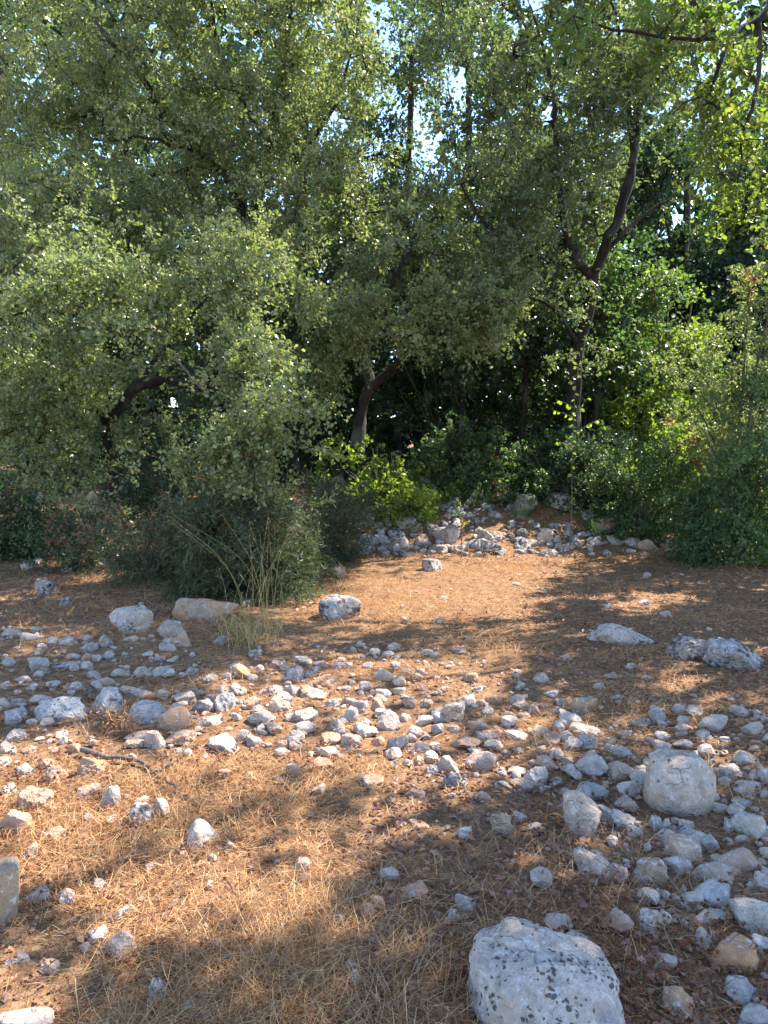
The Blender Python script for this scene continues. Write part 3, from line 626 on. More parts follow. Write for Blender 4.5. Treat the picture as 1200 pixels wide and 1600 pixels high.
shrub('shrub', 'dry twiggy undergrowth round the trunk of the low oak', 120, 830, 9.3, 190, 90, 'oakdim', 110, .045, .03, T_WIDE, 5, 8, .22, .5, dead=22, nstem=12)
shrub('shrub', 'dark thicket in the shade behind the low oak trunk', 290, 790, 11.6, 300, 210, 'dark', 216, .066, .044, T_WIDE, 5, 10, .3, .7)  # dark leaf colour of these thickets stands in for deep shade
shrub('shrub', 'dark thicket in the shade at the far end behind the low oak', 80, 770, 13.2, 300, 220, 'dark', 192, .075, .05, T_WIDE, 5, 10, .32, .8)
shrub('shrub', 'dark thicket in the shade behind the leaning oak', 470, 740, 14.0, 280, 220, 'dark', 200, .075, .05, T_WIDE, 5, 10, .32, .8)
shrub('shrub', 'dark thicket in the deep shade between the oaks', 690, 730, 15.0, 280, 230, 'dark', 200, .078, .052, T_WIDE, 5, 10, .32, .8)
shrub('shrub', 'shaded thicket behind the big oak trunk', 900, 720, 15.0, 280, 230, 'dark', 192, .078, .052, T_WIDE, 5, 10, .32, .8)

def sapling(name, label, px, py, Y, twigs, leaf, ll, lw, every, foot):
    b = gp((foot - 600) / FPX * Y, Y); o = thing(name, label, 'sapling', tuple(b)); pos, ax = [], []; r = np.random.default_rng(int(px))
    for tw in twigs:
        L = smooth_line([b if p is None else at(p[0], p[1], Y + .12 * math.sin(p[0])) for p in tw], .04, .004, len(tw)); R = np.linspace(.006, .002, len(L))
        so = build('stem', *tube([(L, R, 5)]), TWIG, o, True)
        T = nrm(np.gradient(L, axis=0)); st = int(len(L) * (.5 if tw[0] is None else .12))
        for i in range(st, len(L), every):
            s = 1 if (i // every) % 2 else -1
            pos.append((L[i], so)); ax.append(T[i] * .4 + np.array([s * .3, r.uniform(-.3, .3), -.55]))
    for (p, so), a in zip(pos, ax):
        p = p - b; k = r.uniform(.75, 1.15); V, F = leaves(p[None], a[None], (np.array([.2, -.8, .3]) + r.normal(0, .3, 3))[None], np.array([ll * k]), np.array([lw * k]), T_OVAL)
        link('leaf', mesh_data('leaf', V, F, LEAF[leaf]), so)
    return o
sapling('sapling', 'thin sapling with glowing yellow green leaves before the big oak trunk', 890, 650, 10.3,
        [[None, (893, 740), (896, 660), (898, 610)], [(895, 652), (880, 645), (862, 640)], [(896, 638), (885, 630), (868, 624)], [(896, 650), (908, 635), (920, 618)],
         [(894, 680), (915, 665), (938, 655), (942, 668)], [(893, 695), (872, 690), (868, 692)]], 'bright', .065, .048, 2, 893)
sapling('sapling', 'small pale green sprig sprouting from the stone heap', 720, 800, 9.9,
        [[None, (720, 815), (718, 790), (714, 778)], [(719, 800), (724, 788), (730, 780)], [(720, 822), (726, 815), (734, 812)], [(720, 808), (712, 800), (708, 796)]], 'bright', .035, .022, 1, 722)

# a dead grey stick caught in the low oak and one leaning in the shade
def stick(name, label, pts, r0, mat, sides=8, forks=(), cat='branch'):
    pts = [np.asarray(p, float) for p in pts]; o = thing(name, label, cat, tuple(pts[0]))
    L = smooth_line(pts, .05, .006, 5); R = np.linspace(r0, r0 * .45, len(L)) * rng.uniform(.85, 1.15, len(L))
    build('stem', *tube([(L, R, sides)]), mat, o, True)
    for f in forks:
        Lf = smooth_line(f, .04, .005, 9); build('side_twig', *tube([(Lf, np.linspace(r0 * .6, r0 * .2, len(Lf)), 6)]), mat, o, True)
    return o
stick('dead_branch', 'dead grey stick slanting through the middle of the low oak', [at(272, 558, 8.3), at(300, 590, 8.25), at(326, 615, 8.2)], .018, DEADW)
stick('dead_branch', 'bare dead twigs hanging at the tip of the drooping branch', [at(370, 690, 7.2), at(395, 735, 7.12), at(428, 770, 7.08)], .009, DEADW, 6,
      [[at(395, 735, 7.12), at(385, 770, 7.12), at(372, 800, 7.12)], [at(408, 750, 7.1), at(412, 775, 7.1), at(402, 800, 7.1)], [at(385, 718, 7.16), at(400, 712, 7.14), at(418, 722, 7.1)]])
stick('dead_branch', 'pale dead pole leaning in the shade beside the forked trunk', [at(470, 672, 10.6), at(500, 640, 10.6), at(535, 605, 10.7)], .015, BARK)

# ------------------------------------------------------------------ rocks
def ico(sub):
    t = (1 + 5 ** .5) / 2
    V = [(-1, t, 0), (1, t, 0), (-1, -t, 0), (1, -t, 0), (0, -1, t), (0, 1, t), (0, -1, -t), (0, 1, -t), (t, 0, -1), (t, 0, 1), (-t, 0, -1), (-t, 0, 1)]
    F = [(0, 11, 5), (0, 5, 1), (0, 1, 7), (0, 7, 10), (0, 10, 11), (1, 5, 9), (5, 11, 4), (11, 10, 2), (10, 7, 6), (7, 1, 8), (3, 9, 4), (3, 4, 2), (3, 2, 6), (3, 6, 8), (3, 8, 9), (4, 9, 5), (2, 4, 11), (6, 2, 10), (8, 6, 7), (9, 8, 1)]
    V = [np.array(v) / np.linalg.norm(v) for v in V]
    for _ in range(sub):
        cache, NF = {}, []
        def mid(a, b):
            k = (min(a, b), max(a, b))
            if k not in cache:
                m = V[a] + V[b]; V.append(m / np.linalg.norm(m)); cache[k] = len(V) - 1
            return cache[k]
        for a, b, c in F:
            x, y, z = mid(a, b), mid(b, c), mid(c, a); NF += [(a, x, z), (b, y, x), (c, z, y), (x, y, z)]
        F = NF
    return np.array(V), np.array(F)
ICO = {k: ico(k) for k in (1, 2, 3, 4, 5)}
def rock_shape(seed, sub, planes=14, sharp=14.0, rough=.05, pit=0.0, freq=2.2, hmin=.5):
    """a broken block: a sphere cut by random planes, edges worn, surface uneven"""
    r = np.random.default_rng(seed); D, F = ICO[sub]
    n = nrm(r.normal(0, 1, (planes, 3))); h = r.uniform(hmin, 1.0, planes)
    n = np.concatenate([n, np.array([[0, 0, 1.0], [0, 0, -1.0]])]); h = np.concatenate([h, [.82, .8]])
    q = np.maximum(D @ n.T, 1e-3) / h
    rad = 1 / (np.power(np.power(q, sharp).sum(1), 1 / sharp)); rad = np.minimum(rad, 1.15)
    off = Vector(r.uniform(-50, 50, 3)); nz = np.array([mnoise.fractal(Vector(d) * freq + off, .8, 2.1, 4 if sub < 4 else 6) for d in D * rad[:, None]])
    nz2 = np.array([mnoise.fractal(Vector(d) * freq * 3.3 - off, .7, 2.1, 3) for d in D * rad[:, None]]) if sub > 2 else 0
    rad = rad + rough * nz + rough * .35 * nz2
    if pit:
        cv = np.array([max(0, mnoise.noise(Vector(d) * 5 + off) - .22) for d in D]); rad = rad - pit * cv
    V = D * rad[:, None]; V /= np.abs(V).max(0)
    return V, F
PROTO = {}
def proto(i, sub, kind):
    k = (i, sub)
    if k not in PROTO:
        V, F = rock_shape(100 + i * 7, sub, 7 + (i * 5) % 9, 16 + (i % 4) * 8, .09 + .03 * (i % 3), .12 * (i % 2)); PROTO[k] = mesh_data('stone', V, F, ROCK['pale'], True); PROTO[k].set_sharp_from_angle(angle=math.radians(28))
    return PROTO[k]
FOOT = []     # (x, y, radius) kept clear of straw
RK = []
def rock(px, py, w, h, kind, label=None, name='stone', sub=3, tilt=0, uniq=False, planes=12, rough=.07, pit=0, sharp=20, sunk=.33, depth=.8, group=None, cat='rock', hmin=.5, seed=0):
    """w, h: outline of the stone in photo pixels, centred on (px, py)"""
    p = ground_at(px, py + .2 * h); d = math.hypot(p[1], CAM_H - p[2]); a = w * d / FPX / 2; ang = math.atan2(CAM_H - p[2], p[1])
    dy = a * depth; hh = h * d / FPX / 2
    dy = min(dy, hh / max(math.sin(ang), .1) * .9)
    c2 = (hh ** 2 - (dy * math.sin(ang)) ** 2) / math.cos(ang) ** 2; hz = math.sqrt(max(c2, (hh * .55) ** 2))
    hz = min(hz, a * 1.5)
    q = ground_at(px, py, hz * sunk)
    d2 = ray(px, py); t = q[1] / d2[1]; loc = d2 * t + np.array([0, 0, CAM_H]); loc[2] = gz(loc[0], loc[1]) + hz * sunk * .9
    i = int(rng.integers(0, 22))
    if uniq:
        V, F = rock_shape(seed or int(px * 3 + py), sub, planes, sharp, rough, pit, hmin=hmin); me = mesh_data(name, V, F, ROCK[kind], True); me.set_sharp_from_angle(angle=math.radians(34))
    else: me = proto(i, sub, kind)
    o = link(name, me, None, tuple(loc)); o.material_slots[0].link = 'OBJECT'; o.material_slots[0].material = ROCK[kind]; o.scale = (a, dy, hz)
    if uniq: o.rotation_euler = (0, math.radians(tilt), 0)
    else:
        o.rotation_euler = (rng.uniform(-.12, .12), math.radians(tilt) + rng.uniform(-.15, .15), math.pi * int(rng.integers(0, 2)) + rng.uniform(-.15, .15))
    FOOT.append((loc[0], loc[1], (a + dy) / 2)); RK.append((o, px, py, w, kind, label))
    tag(o, label, cat, group); return o

B = dict(sub=5, uniq=True); hm = .8
rock(829, 1550, 230, 176, 'spotted', 'large pale boulder spotted with black lichen at the bottom edge', 'boulder', tilt=8, planes=26, sharp=7, rough=.055, pit=.14, sunk=.38, depth=1.0, hmin=.86, seed=5, **B)
rock(1062, 1232, 106, 104, 'pale', 'big smooth pale grey boulder among the stones of the shaded scatter', 'boulder', planes=30, sharp=8, rough=.05, sub=4, uniq=True, sunk=.45, hmin=.8)
rock(0, 1406, 86, 96, 'tan', 'boulder with an orange sunlit top cut by the frame edge', 'boulder', planes=10, sharp=16, rough=.06, sub=3, uniq=True, sunk=.5)
rock(1073, 1015, 68, 40, 'dark', 'smaller lobe of the two dark weathered boulders lying side by side', 'boulder', planes=10, rough=.09, pit=.2, sub=4, uniq=True, sunk=.5)
rock(1145, 1026, 90, 60, 'dark', 'larger of the two dark weathered boulders lying side by side', 'boulder', planes=10, rough=.09, pit=.2, sub=4, uniq=True, sunk=.5)
rock(962, 993, 122, 36, 'spotted', 'long low whitish rock with a dark hole lying in the leaf litter', 'boulder', planes=10, rough=.08, pit=.3, sub=3, uniq=True, tilt=4, depth=.5)
rock(325, 954, 112, 52, 'orange', 'big orange stained slab in front of the juniper bush', 'boulder', planes=10, rough=.09, pit=.1, sub=3, uniq=True, tilt=-6, depth=.6)
rock(208, 976, 72, 58, 'spotted', 'white pitted boulder next to the orange stained slab', 'boulder', planes=12, rough=.1, pit=.35, sub=3, uniq=True)
rock(533, 955, 72, 50, 'dark', 'grey blocky boulder at the foot of the juniper bush', 'boulder', planes=9, rough=.06, sub=3, uniq=True, tilt=8)
rock(675, 886, 36, 30, 'dark', 'lone grey lichened rock in the sunny grass before the stone heap', 'boulder', planes=9, sub=3, uniq=True)
rock(88, 1110, 96, 50, 'spotted', 'long lumpy grey boulder in the shaded stones', 'boulder', planes=9, rough=.09, pit=.2, sub=3, uniq=True, tilt=-8, depth=.6)
rock(170, 1100, 52, 52, 'spotted', 'upright pitted whitish boulder beside the long lumpy one', 'boulder', planes=9, rough=.09, pit=.3, sub=3, uniq=True)
rock(225, 1118, 62, 42, 'grey', 'layered grey boulder touching the upright pitted one', 'boulder', planes=9, rough=.09, sub=3, uniq=True)
rock(275, 1127, 60, 42, 'orange', 'rounded orange brown stone at the start of the sunlit scatter', 'boulder', planes=12, sub=3, uniq=True)
rock(900, 1281, 76, 72, 'pale', 'angular pale rock with a sharp wedge shape in the shaded scatter', 'boulder', planes=6, sharp=30, rough=.08, sub=4, uniq=True, tilt=38, hmin=.34)
rock(310, 1308, 54, 48, 'grey', 'lone rounded grey stone in the sunny straw below the fallen branch', 'boulder', planes=14, sub=3, uniq=True)
rock(75, 920, 42, 36, 'dark', 'dark bluish grey rock in dry grass beside the low oak', 'boulder', planes=9, sub=3, uniq=True)
rock(150, 822, 28, 36, 'tan', 'upright tan block standing under the low oak trunk', 'boulder', planes=6, sharp=22, sub=3, uniq=True)
rock(682, 748, 52, 40, 'tan', 'squarish tan boulder half hidden in undergrowth behind the stone heap', 'boulder', planes=6, sharp=20, sub=3, uniq=True)
rock(817, 776, 50, 48, 'mossy', 'dark mossy boulder in the shade behind the stone heap', 'boulder', planes=9, sub=3, uniq=True)
rock(945, 833, 36, 34, 'tan', 'tan upright stone at the forest edge', 'boulder', planes=8, sub=3, uniq=True)
rock(660, 806, 46, 42, 'grey', 'largest grey boulder of the stone heap', 'boulder', planes=8, sharp=20, sub=3, uniq=True)
rock(1175, 1436, 72, 62, 'pale', 'large cracked pale boulder at the edge of the shaded scatter', 'boulder', planes=12, sub=3, uniq=True)
rock(1152, 1500, 72, 58, 'orange', 'rusty orange blotched boulder below the cracked pale one', 'boulder', planes=12, sub=3, uniq=True)
rock(755, 1189, 56, 42, 'pink', 'brownish blocky stone at the end of the sunlit scatter', 'boulder', planes=9, sub=3, uniq=True)
rock(605, 1131, 40, 40, 'grey', 'angular grey stone with a bright edge in the sunlit scatter', 'boulder', planes=6, sharp=24, sub=3, uniq=True, tilt=-12)
rock(915, 1104, 44, 40, 'tan', 'tan block with a pale cap where sun meets shade', 'boulder', planes=8, sub=3, uniq=True)
rock(1072, 1330, 62, 46, 'pale', 'pale lumpy stone below the big smooth boulder', 'boulder', planes=10, sub=3, uniq=True)
rock(40, 1592, 84, 34, 'pale', 'whitish stone poking from the straw in the bottom corner', 'boulder', planes=9, sub=3, uniq=True)
LANDMARKS = [
    (850, 1535, 'lichen spotted boulder'), (1062, 1232, 'big smooth pale boulder'), (0, 1406, 'orange topped boulder'), (1110, 1020, 'two dark weathered boulders'), (962, 993, 'long low whitish rock'),
    (325, 954, 'orange stained slab'), (208, 976, 'white pitted boulder'), (533, 955, 'grey block by the juniper'), (675, 886, 'lone rock in the sunny grass'), (88, 1110, 'long lumpy boulder'), (900, 1281, 'angular wedge rock'),
    (310, 1308, 'lone rounded grey stone'), (817, 776, 'mossy boulder'), (945, 833, 'tan upright stone'), (660, 806, 'largest boulder of the heap'), (1175, 1436, 'cracked pale boulder'), (755, 1189, 'brownish blocky stone'),
    (605, 1131, 'angular grey stone'), (275, 1127, 'orange brown stone'), (220, 1210, 'fallen branch'), (150, 822, 'upright tan block'), (915, 1104, 'pale capped tan block'), (75, 920, 'dark bluish rock')]
S = [
 # left, shaded
 (22,1124,40,32,'grey'),(26,1152,34,24,'grey'),(20,990,24,18,'pale'),(48,995,34,14,'pale'),(107,1003,30,18,'grey'),(165,1005,24,26,'grey'),(140,1012,26,18,'grey'),(60,1040,40,24,'grey'),(108,1040,40,16,'grey'),
 (115,1026,24,12,'pale'),(145,1057,24,16,'grey'),(10,1072,20,14,'pink'),(190,1053,30,16,'pale'),(32,1098,28,16,'grey'),(62,1092,24,14,'pale'),(266,987,44,36,'grey'),(285,1002,28,28,'pink'),(262,1012,28,18,'grey'),(345,1002,22,20,'grey'),
 (200,812,38,26,'grey'),(80,862,32,18,'grey'),(118,861,50,18,'pale'),(105,893,22,12,'pink'),(130,845,26,16,'grey'),(58,835,30,18,'mossy'),(20,850,30,18,'grey'),(185,845,30,20,'grey'),(62,880,24,14,'grey'),(105,942,22,18,'dark'),
 (215,1082,56,18,'grey'),(288,1094,42,24,'grey'),(320,1104,38,26,'grey'),(350,1100,36,36,'pale'),(375,1053,32,30,'tan'),(330,1062,20,16,'pale'),(300,1050,26,16,'grey'),(250,1050,30,14,'pale'),(372,1080,26,22,'grey'),
 (225,1150,50,18,'pink'),(75,1130,26,16,'grey'),(48,1172,24,14,'pink'),(12,1170,24,18,'pale'),
 # sunlit scatter
 (355,1164,56,28,'pale'),(283,1153,46,26,'pink'),(243,1160,32,32,'pale'),(410,1122,46,28,'pale'),(427,1140,30,20,'orange'),(330,1125,40,18,'pink'),(395,1160,30,18,'grey'),(487,1083,44,26,'pink'),(512,1065,46,22,'orange'),
 (570,1141,38,28,'pale'),(562,1107,28,28,'grey'),(546,1118,26,26,'pale'),(478,1121,38,26,'grey'),(515,1156,32,22,'pink'),(546,1160,36,28,'pink'),(620,1165,30,34,'grey'),(502,1194,38,20,'pink'),(580,1219,38,22,'pink'),
 (711,1115,40,38,'pale'),(685,1122,26,24,'pale'),(458,1057,36,32,'grey'),(436,1104,32,28,'pink'),(440,1092,34,22,'pale'),(569,1075,20,20,'grey'),(600,1056,28,22,'pale'),(597,1085,26,16,'pale'),(545,1098,22,18,'grey'),
 (525,1135,28,24,'orange'),(700,1200,36,32,'pink'),(660,1128,40,16,'pale'),(685,1142,22,22,'grey'),(660,1170,26,18,'pale'),(655,1190,16,16,'orange'),(673,1206,20,22,'grey'),(707,1222,30,30,'dark'),(465,1148,28,20,'tan'),
 (455,1080,30,20,'grey'),(418,1080,26,20,'pink'),(395,1100,28,22,'pink'),(640,1100,24,18,'pink'),(625,1080,22,14,'pale'),(660,1075,20,14,'pink'),(500,1040,24,14,'pink'),(470,1030,22,14,'grey'),(540,1040,22,12,'pale'),(430,1040,24,16,'tan'),
 (400,1022,22,16,'grey'),(575,1040,18,12,'grey'),(655,1023,20,12,'tan'),(665,1100,22,14,'grey'),(590,1160,22,16,'pink'),(440,1165,24,16,'pink'),(590,1105,22,20,'tan'),(520,1100,26,18,'pale'),
 # sun to shade, right of the middle
 (845,1059,24,18,'pale'),(735,1060,26,20,'tan'),(748,1078,18,12,'pink'),(770,1093,28,18,'tan'),(862,1085,22,14,'pale'),(878,1097,20,16,'pale'),(890,1126,40,30,'pale'),(913,1141,46,22,'pale'),(920,1161,34,28,'pale'),(895,1165,32,26,'pale'),
 (865,1158,34,22,'tan'),(722,1097,24,18,'pale'),(815,1105,26,16,'tan'),(833,1108,18,14,'grey'),(797,1120,24,14,'pink'),(770,1146,36,18,'pink'),(812,1151,44,14,'pale'),(730,1162,46,24,'pink'),(838,1216,36,36,'pale'),(854,1194,32,24,'pale'),
 (813,1227,40,18,'orange'),(850,1232,20,10,'pink'),(926,1200,50,44,'pale'),(967,1206,42,26,'pale'),(925,1240,48,34,'grey'),(913,1258,32,22,'grey'),(986,1233,38,36,'pale'),(980,1259,32,26,'grey'),(945,1276,38,28,'grey'),(972,1281,38,26,'pale'),
 (782,1291,36,44,'tan'),(810,1277,22,24,'grey'),(836,1292,26,14,'pale'),(728,1302,24,20,'pale'),(755,1248,26,20,'pink'),(870,1222,24,16,'tan'),(977,1147,24,16,'pink'),(950,1156,24,12,'pale'),(885,1190,22,16,'pale'),(650,1240,30,18,'pink'),(652,1288,34,14,'pink'),
 # right, shaded
 (950,948,16,10,'pale'),(1040,960,22,14,'pale'),(1005,942,20,10,'grey'),(1010,900,16,12,'grey'),(937,1072,22,12,'pale'),(953,1056,24,10,'pink'),(985,1041,18,10,'pale'),(1008,1059,18,10,'pale'),(966,1090,18,10,'grey'),(1027,1120,28,26,'grey'),
 (1000,1131,32,20,'grey'),(1070,1136,28,12,'pale'),(1118,1132,48,30,'pale'),(1176,1139,32,22,'pale'),(1015,1158,18,12,'pale'),(1068,1163,30,16,'pale'),(1166,1188,38,26,'pale'),(1133,1156,20,12,'pale'),(1084,1107,22,12,'pale'),(1035,1150,24,12,'pale'),
 (1172,1294,46,42,'pale'),(1160,1256,30,20,'grey'),(1140,1292,20,24,'grey'),(1108,1320,28,26,'grey'),(1022,1290,24,26,'grey'),(1042,1291,16,26,'pale'),(1070,1290,30,22,'pale'),(1165,1228,42,20,'pale'),(1128,1210,26,18,'grey'),(1190,1212,24,22,'pale'),
 (1072,1307,34,24,'grey'),(1018,1197,26,22,'pale'),(997,1212,26,20,'pale'),(1150,1341,60,34,'pink'),(1133,1361,58,24,'pale'),(1100,1368,32,26,'grey'),(1060,1357,38,30,'pale'),(1116,1397,58,38,'grey'),(1190,1382,26,38,'pale'),
 (1192,1478,34,28,'pale'),(1016,1440,42,42,'pale'),(968,1443,42,36,'pink'),(1041,1503,36,24,'pale'),(1157,1551,46,36,'grey'),(1058,1568,42,36,'orange'),(1172,1594,54,32,'pale'),(868,1444,46,26,'pink'),(922,1354,58,38,'pale'),(965,1369,28,32,'pink'),
 (1010,1365,56,42,'tan'),(1105,1432,52,16,'pale'),(645,1395,42,28,'pink'),(725,1412,30,26,'pale'),(709,1433,18,18,'pale'),(591,1414,22,20,'pink'),(571,1424,24,20,'pink'),(529,1439,24,20,'grey'),(551,1512,20,18,'pale'),(555,1531,20,22,'grey'),
 (905,1330,22,14,'pale'),(1025,1402,24,18,'grey'),(905,1468,44,16,'pale'),
 # lower left, in the straw
 (143,1237,36,26,'pink'),(177,1252,36,42,'grey'),(58,1250,48,40,'pink'),(25,1288,48,44,'pink'),(222,1277,40,38,'dark'),(250,1266,28,32,'grey'),(358,1325,20,18,'tan'),(470,1352,28,20,'pink'),(90,1303,38,22,'pink'),(50,1335,28,30,'pink'),
 (142,1200,46,34,'orange'),(90,1212,32,32,'pink'),(39,1205,26,18,'grey'),(190,1478,42,30,'pale'),(152,1464,32,22,'pale'),(245,1550,24,32,'grey'),(77,1510,28,20,'pale'),(17,1503,20,12,'dark'),(185,1430,30,18,'grey'),(105,1405,24,24,'pale'),
 (350,1210,24,16,'pink'),(390,1214,20,14,'tan'),(437,1218,22,14,'pink'),(460,1205,24,22,'pale'),(500,1235,26,20,'pink'),(135,1282,18,20,'dark'),(72,1192,26,16,'pink'),(15,1235,26,18,'pale'),(425,1500,22,18,'tan'),(295,1570,20,18,'grey'),
 # heap at the forest edge
 (697,796,36,26,'grey'),(625,851,30,22,'pale'),(740,776,24,20,'grey'),(738,804,32,24,'pale'),(760,796,22,20,'grey'),(808,825,24,14,'pale'),(850,836,28,26,'pale'),(873,818,42,30,'grey'),(960,846,26,14,'grey'),(928,847,26,16,'grey'),(885,856,28,20,'grey'),
 (860,867,26,18,'pale'),(990,849,32,18,'grey'),(1009,851,32,20,'pale'),(1045,851,28,20,'pink'),(600,822,30,22,'grey'),(635,830,34,24,'grey'),(715,835,34,20,'grey'),(775,836,26,18,'grey'),(580,845,28,18,'grey'),(560,820,28,20,'dark'),(685,835,30,20,'grey'),
 (650,752,26,22,'grey'),(720,752,24,18,'grey'),(530,800,26,18,'grey'),(545,780,24,16,'grey'),(595,795,24,18,'grey'),(800,800,26,18,'grey'),(755,820,24,18,'pale'),(660,848,26,16,'grey'),(830,850,26,16,'grey'),(742,850,24,16,'grey'),(525,895,34,26,'pink'),
]
small_count = len(S)
SIZEW = lambda w: 'big' if w >= 46 else 'mid-sized' if w >= 32 else 'small' if w >= 22 else 'tiny'
COLW = {'pale': 'pale', 'grey': 'grey', 'pink': 'pinkish', 'tan': 'tan', 'orange': 'orange', 'dark': 'dark', 'mossy': 'mossy', 'spotted': 'spotted'}
made = []
for (px, py, w, h, kind) in S:
    sub = 3 if w >= 24 else 2
    made.append((rock(px, py, w * 1.06, h * 1.06, kind, sub=3 if w >= 20 else 2, tilt=rng.uniform(-14, 14)), px, py, w, kind))
buckets = {}
for o, px, py, w, kind in made:
    lx, ly, nm = min(LANDMARKS, key=lambda L: (L[0] - px) ** 2 + (1.5 * (L[1] - py)) ** 2)
    dx, dy = px - lx, (py - ly) * 1.4
    rel = ('right of' if dx > 0 else 'left of') if abs(dx) > abs(dy) else ('in front of' if dy > 0 else 'behind')
    buckets.setdefault((SIZEW(w), COLW[kind], rel, nm), []).append((dx * dx + dy * dy, o))
ORD = ['nearest', 'second', 'third', 'fourth', 'fifth', 'sixth', 'seventh']
for (sz, co, rel, nm), lst in buckets.items():
    lst.sort(key=lambda e: e[0])
    for i, (_, o) in enumerate(lst):
        lab = f'{sz} {co} stone {rel} the {nm}' if len(lst) == 1 else (f'{sz} {co} stone {rel} the {nm}, ' + (f'the {ORD[0]} such' if i == 0 else f'{ORD[i]} nearest such'))
        tag(o, lab, 'stone', 'stones scattered over the clearing')
# smaller stones that fill the scatters
FILL = [('small stone filling in the sunlit scatter across the middle', 'small stones of the sunlit scatter', [(330, 1070), (560, 1010), (760, 1090), (760, 1180), (400, 1175)], 18, ('pink', 'pale', 'pale', 'tan', 'grey'), (13, 24)),
        ('small grey stone among the shaded stones below the low oak', 'small stones of the shaded left scatter', [(0, 1010), (300, 1000), (330, 1090), (150, 1170), (0, 1180)], 14, ('grey', 'grey', 'pale', 'pink'), (13, 24)),
        ('small pale stone in the shaded scatter round the big smooth boulder', 'small stones of the shaded right scatter', [(860, 1120), (1200, 1100), (1200, 1400), (1040, 1330), (850, 1230)], 16, ('pale', 'pale', 'grey', 'pink'), (13, 26)),
        ('grey rubble stone in the heap at the forest edge', 'rubble of the stone heap', [(515, 790), (620, 790), (780, 780), (900, 820), (1050, 845), (880, 865), (560, 862)], 26, ('grey', 'grey', 'pale', 'dark'), (14, 28)),
        ('small stone half buried under the low oak', 'stones under the low oak', [(0, 840), (220, 810), (220, 880), (0, 890)], 6, ('grey', 'pale', 'mossy'), (14, 26))]
for lab, grp, poly, n, kinds, (w0, w1) in FILL:
    xs = [p[0] for p in poly]; ys = [p[1] for p in poly]; k = 0; tries = 0
    while k < n and tries < 4000:
        tries += 1; x, y = rng.uniform(min(xs), max(xs)), rng.uniform(min(ys), max(ys))
        if not in_poly(np.array([x]), np.array([y]), poly)[0]: continue
        w = rng.uniform(w0, w1)
        if any(abs(x - r_[1]) < .5 * (w + r_[3]) * .8 and abs(y - r_[2]) < .36 * (w + r_[3]) * .8 for r_ in RK): continue
        rock(x, y, w, w * rng.uniform(.6, .85), kinds[int(rng.integers(0, len(kinds)))], lab, 'stone', 2, rng.uniform(-15, 15), group=grp, cat='stone'); k += 1

# ------------------------------------------------------------------ loose cover: gravel, straw, seed heads, leaf litter
FT = np.array(FOOT)
def clear(x, y, k=.8):
    ok = np.ones(len(x), bool)
    for fx, fy, fr in FT: ok &= ((x - fx) ** 2 + (y - fy) ** 2) > (fr * k) ** 2
    return ok
def scatter(n, y0=1.5, y1=12.0, wide=.62):
    y = y0 * (y1 / y0) ** rng.uniform(0, 1, n); x = rng.uniform(-1, 1, n) * (wide * y + .9); return x, y
def zone(x, y, polys):
    px, py = to_px(np.stack([x, y, gz(x, y)], 1)); m = np.zeros(len(x), bool)
    for p in polys: m |= in_poly(px, py, p)
    return m
STONY = [[(320, 1060), (420, 1010), (720, 1010), (880, 1090), (1200, 1080), (1300, 1400), (1100, 1480), (980, 1400), (850, 1250), (700, 1230), (560, 1185), (300, 1180), (0, 1200), (-200, 1190), (-200, 980), (100, 980), (300, 1000)],
         [(500, 780), (900, 800), (1060, 850), (880, 870), (560, 870)]]
LITTERY = [[(830, 890), (1300, 860), (1400, 1250), (1000, 1150), (850, 1080), (800, 1000)], [(620, 1180), (1000, 1180), (1250, 1620), (560, 1620), (560, 1330)], [(450, 700), (1200, 700), (1200, 880), (450, 880)], [(-100, 780), (300, 780), (300, 980), (-100, 980)]]
# gravel and fist-sized rubble, too many to tell apart
def pebbles(name, label, x, y, s, sub, mat, lift):
    n = len(x); D1, F1 = ICO[sub]
    pl = nrm(rng.normal(0, 1, (n, 7, 3))); hh = rng.uniform(.5, 1, (n, 7)); q = np.maximum(np.einsum('vk,npk->nvp', D1, pl), 1e-3) / hh[:, None]
    rad = np.minimum(1 / np.power((q ** 16).sum(2), 1 / 16), 1.2)[..., None] * (1 + rng.normal(0, .05, (n, len(D1), 1)))
    d = D1[None] * rad * (rng.uniform(.75, 1.25, (n, 1, 3)) * np.array([1, 1, .7])) * s[:, None, None]
    a = rng.uniform(0, 6.28, n)[:, None]; dx = d[..., 0] * np.cos(a) - d[..., 1] * np.sin(a); dy = d[..., 0] * np.sin(a) + d[..., 1] * np.cos(a)
    V = np.stack([dx, dy, d[..., 2]], -1) + np.stack([x, y, gz(x, y) + s * lift], 1)[:, None]
    F = (F1[None] + (np.arange(n) * len(D1))[:, None, None]).reshape(-1, 3)
    tag(build(name, V.reshape(-1, 3), F, mat), label, 'gravel', kind='stuff')
x, y = scatter(9000); st = zone(x, y, STONY); k = (rng.uniform(0, 1, len(x)) < np.where(st, .40, .04)) & clear(x, y, .7); x, y = x[k], y[k]
c = len(x) // 2; sz = rng.uniform(.005, .017, len(x)) * (1 + .05 * y)
pebbles('gravel', 'fine pinkish limestone gravel between the stones', x[:c], y[:c], sz[:c], 1, ROCK['pink'], .25)
pebbles('pale_gravel', 'fine pale limestone gravel between the stones', x[c:], y[c:], sz[c:], 1, ROCK['pale'], .25)
HEAP = [[(505, 775), (620, 780), (790, 780), (900, 815), (1060, 840), (1060, 862), (880, 872), (560, 868)]]
hx, hy = rng.uniform(-1.6, 4.6, 620), rng.uniform(10.4, 13.2, 620); hk = zone(hx, hy, [[(500, 785), (620, 772), (770, 775), (850, 812), (960, 845), (880, 870), (560, 868)]]) & clear(hx, hy, .8)
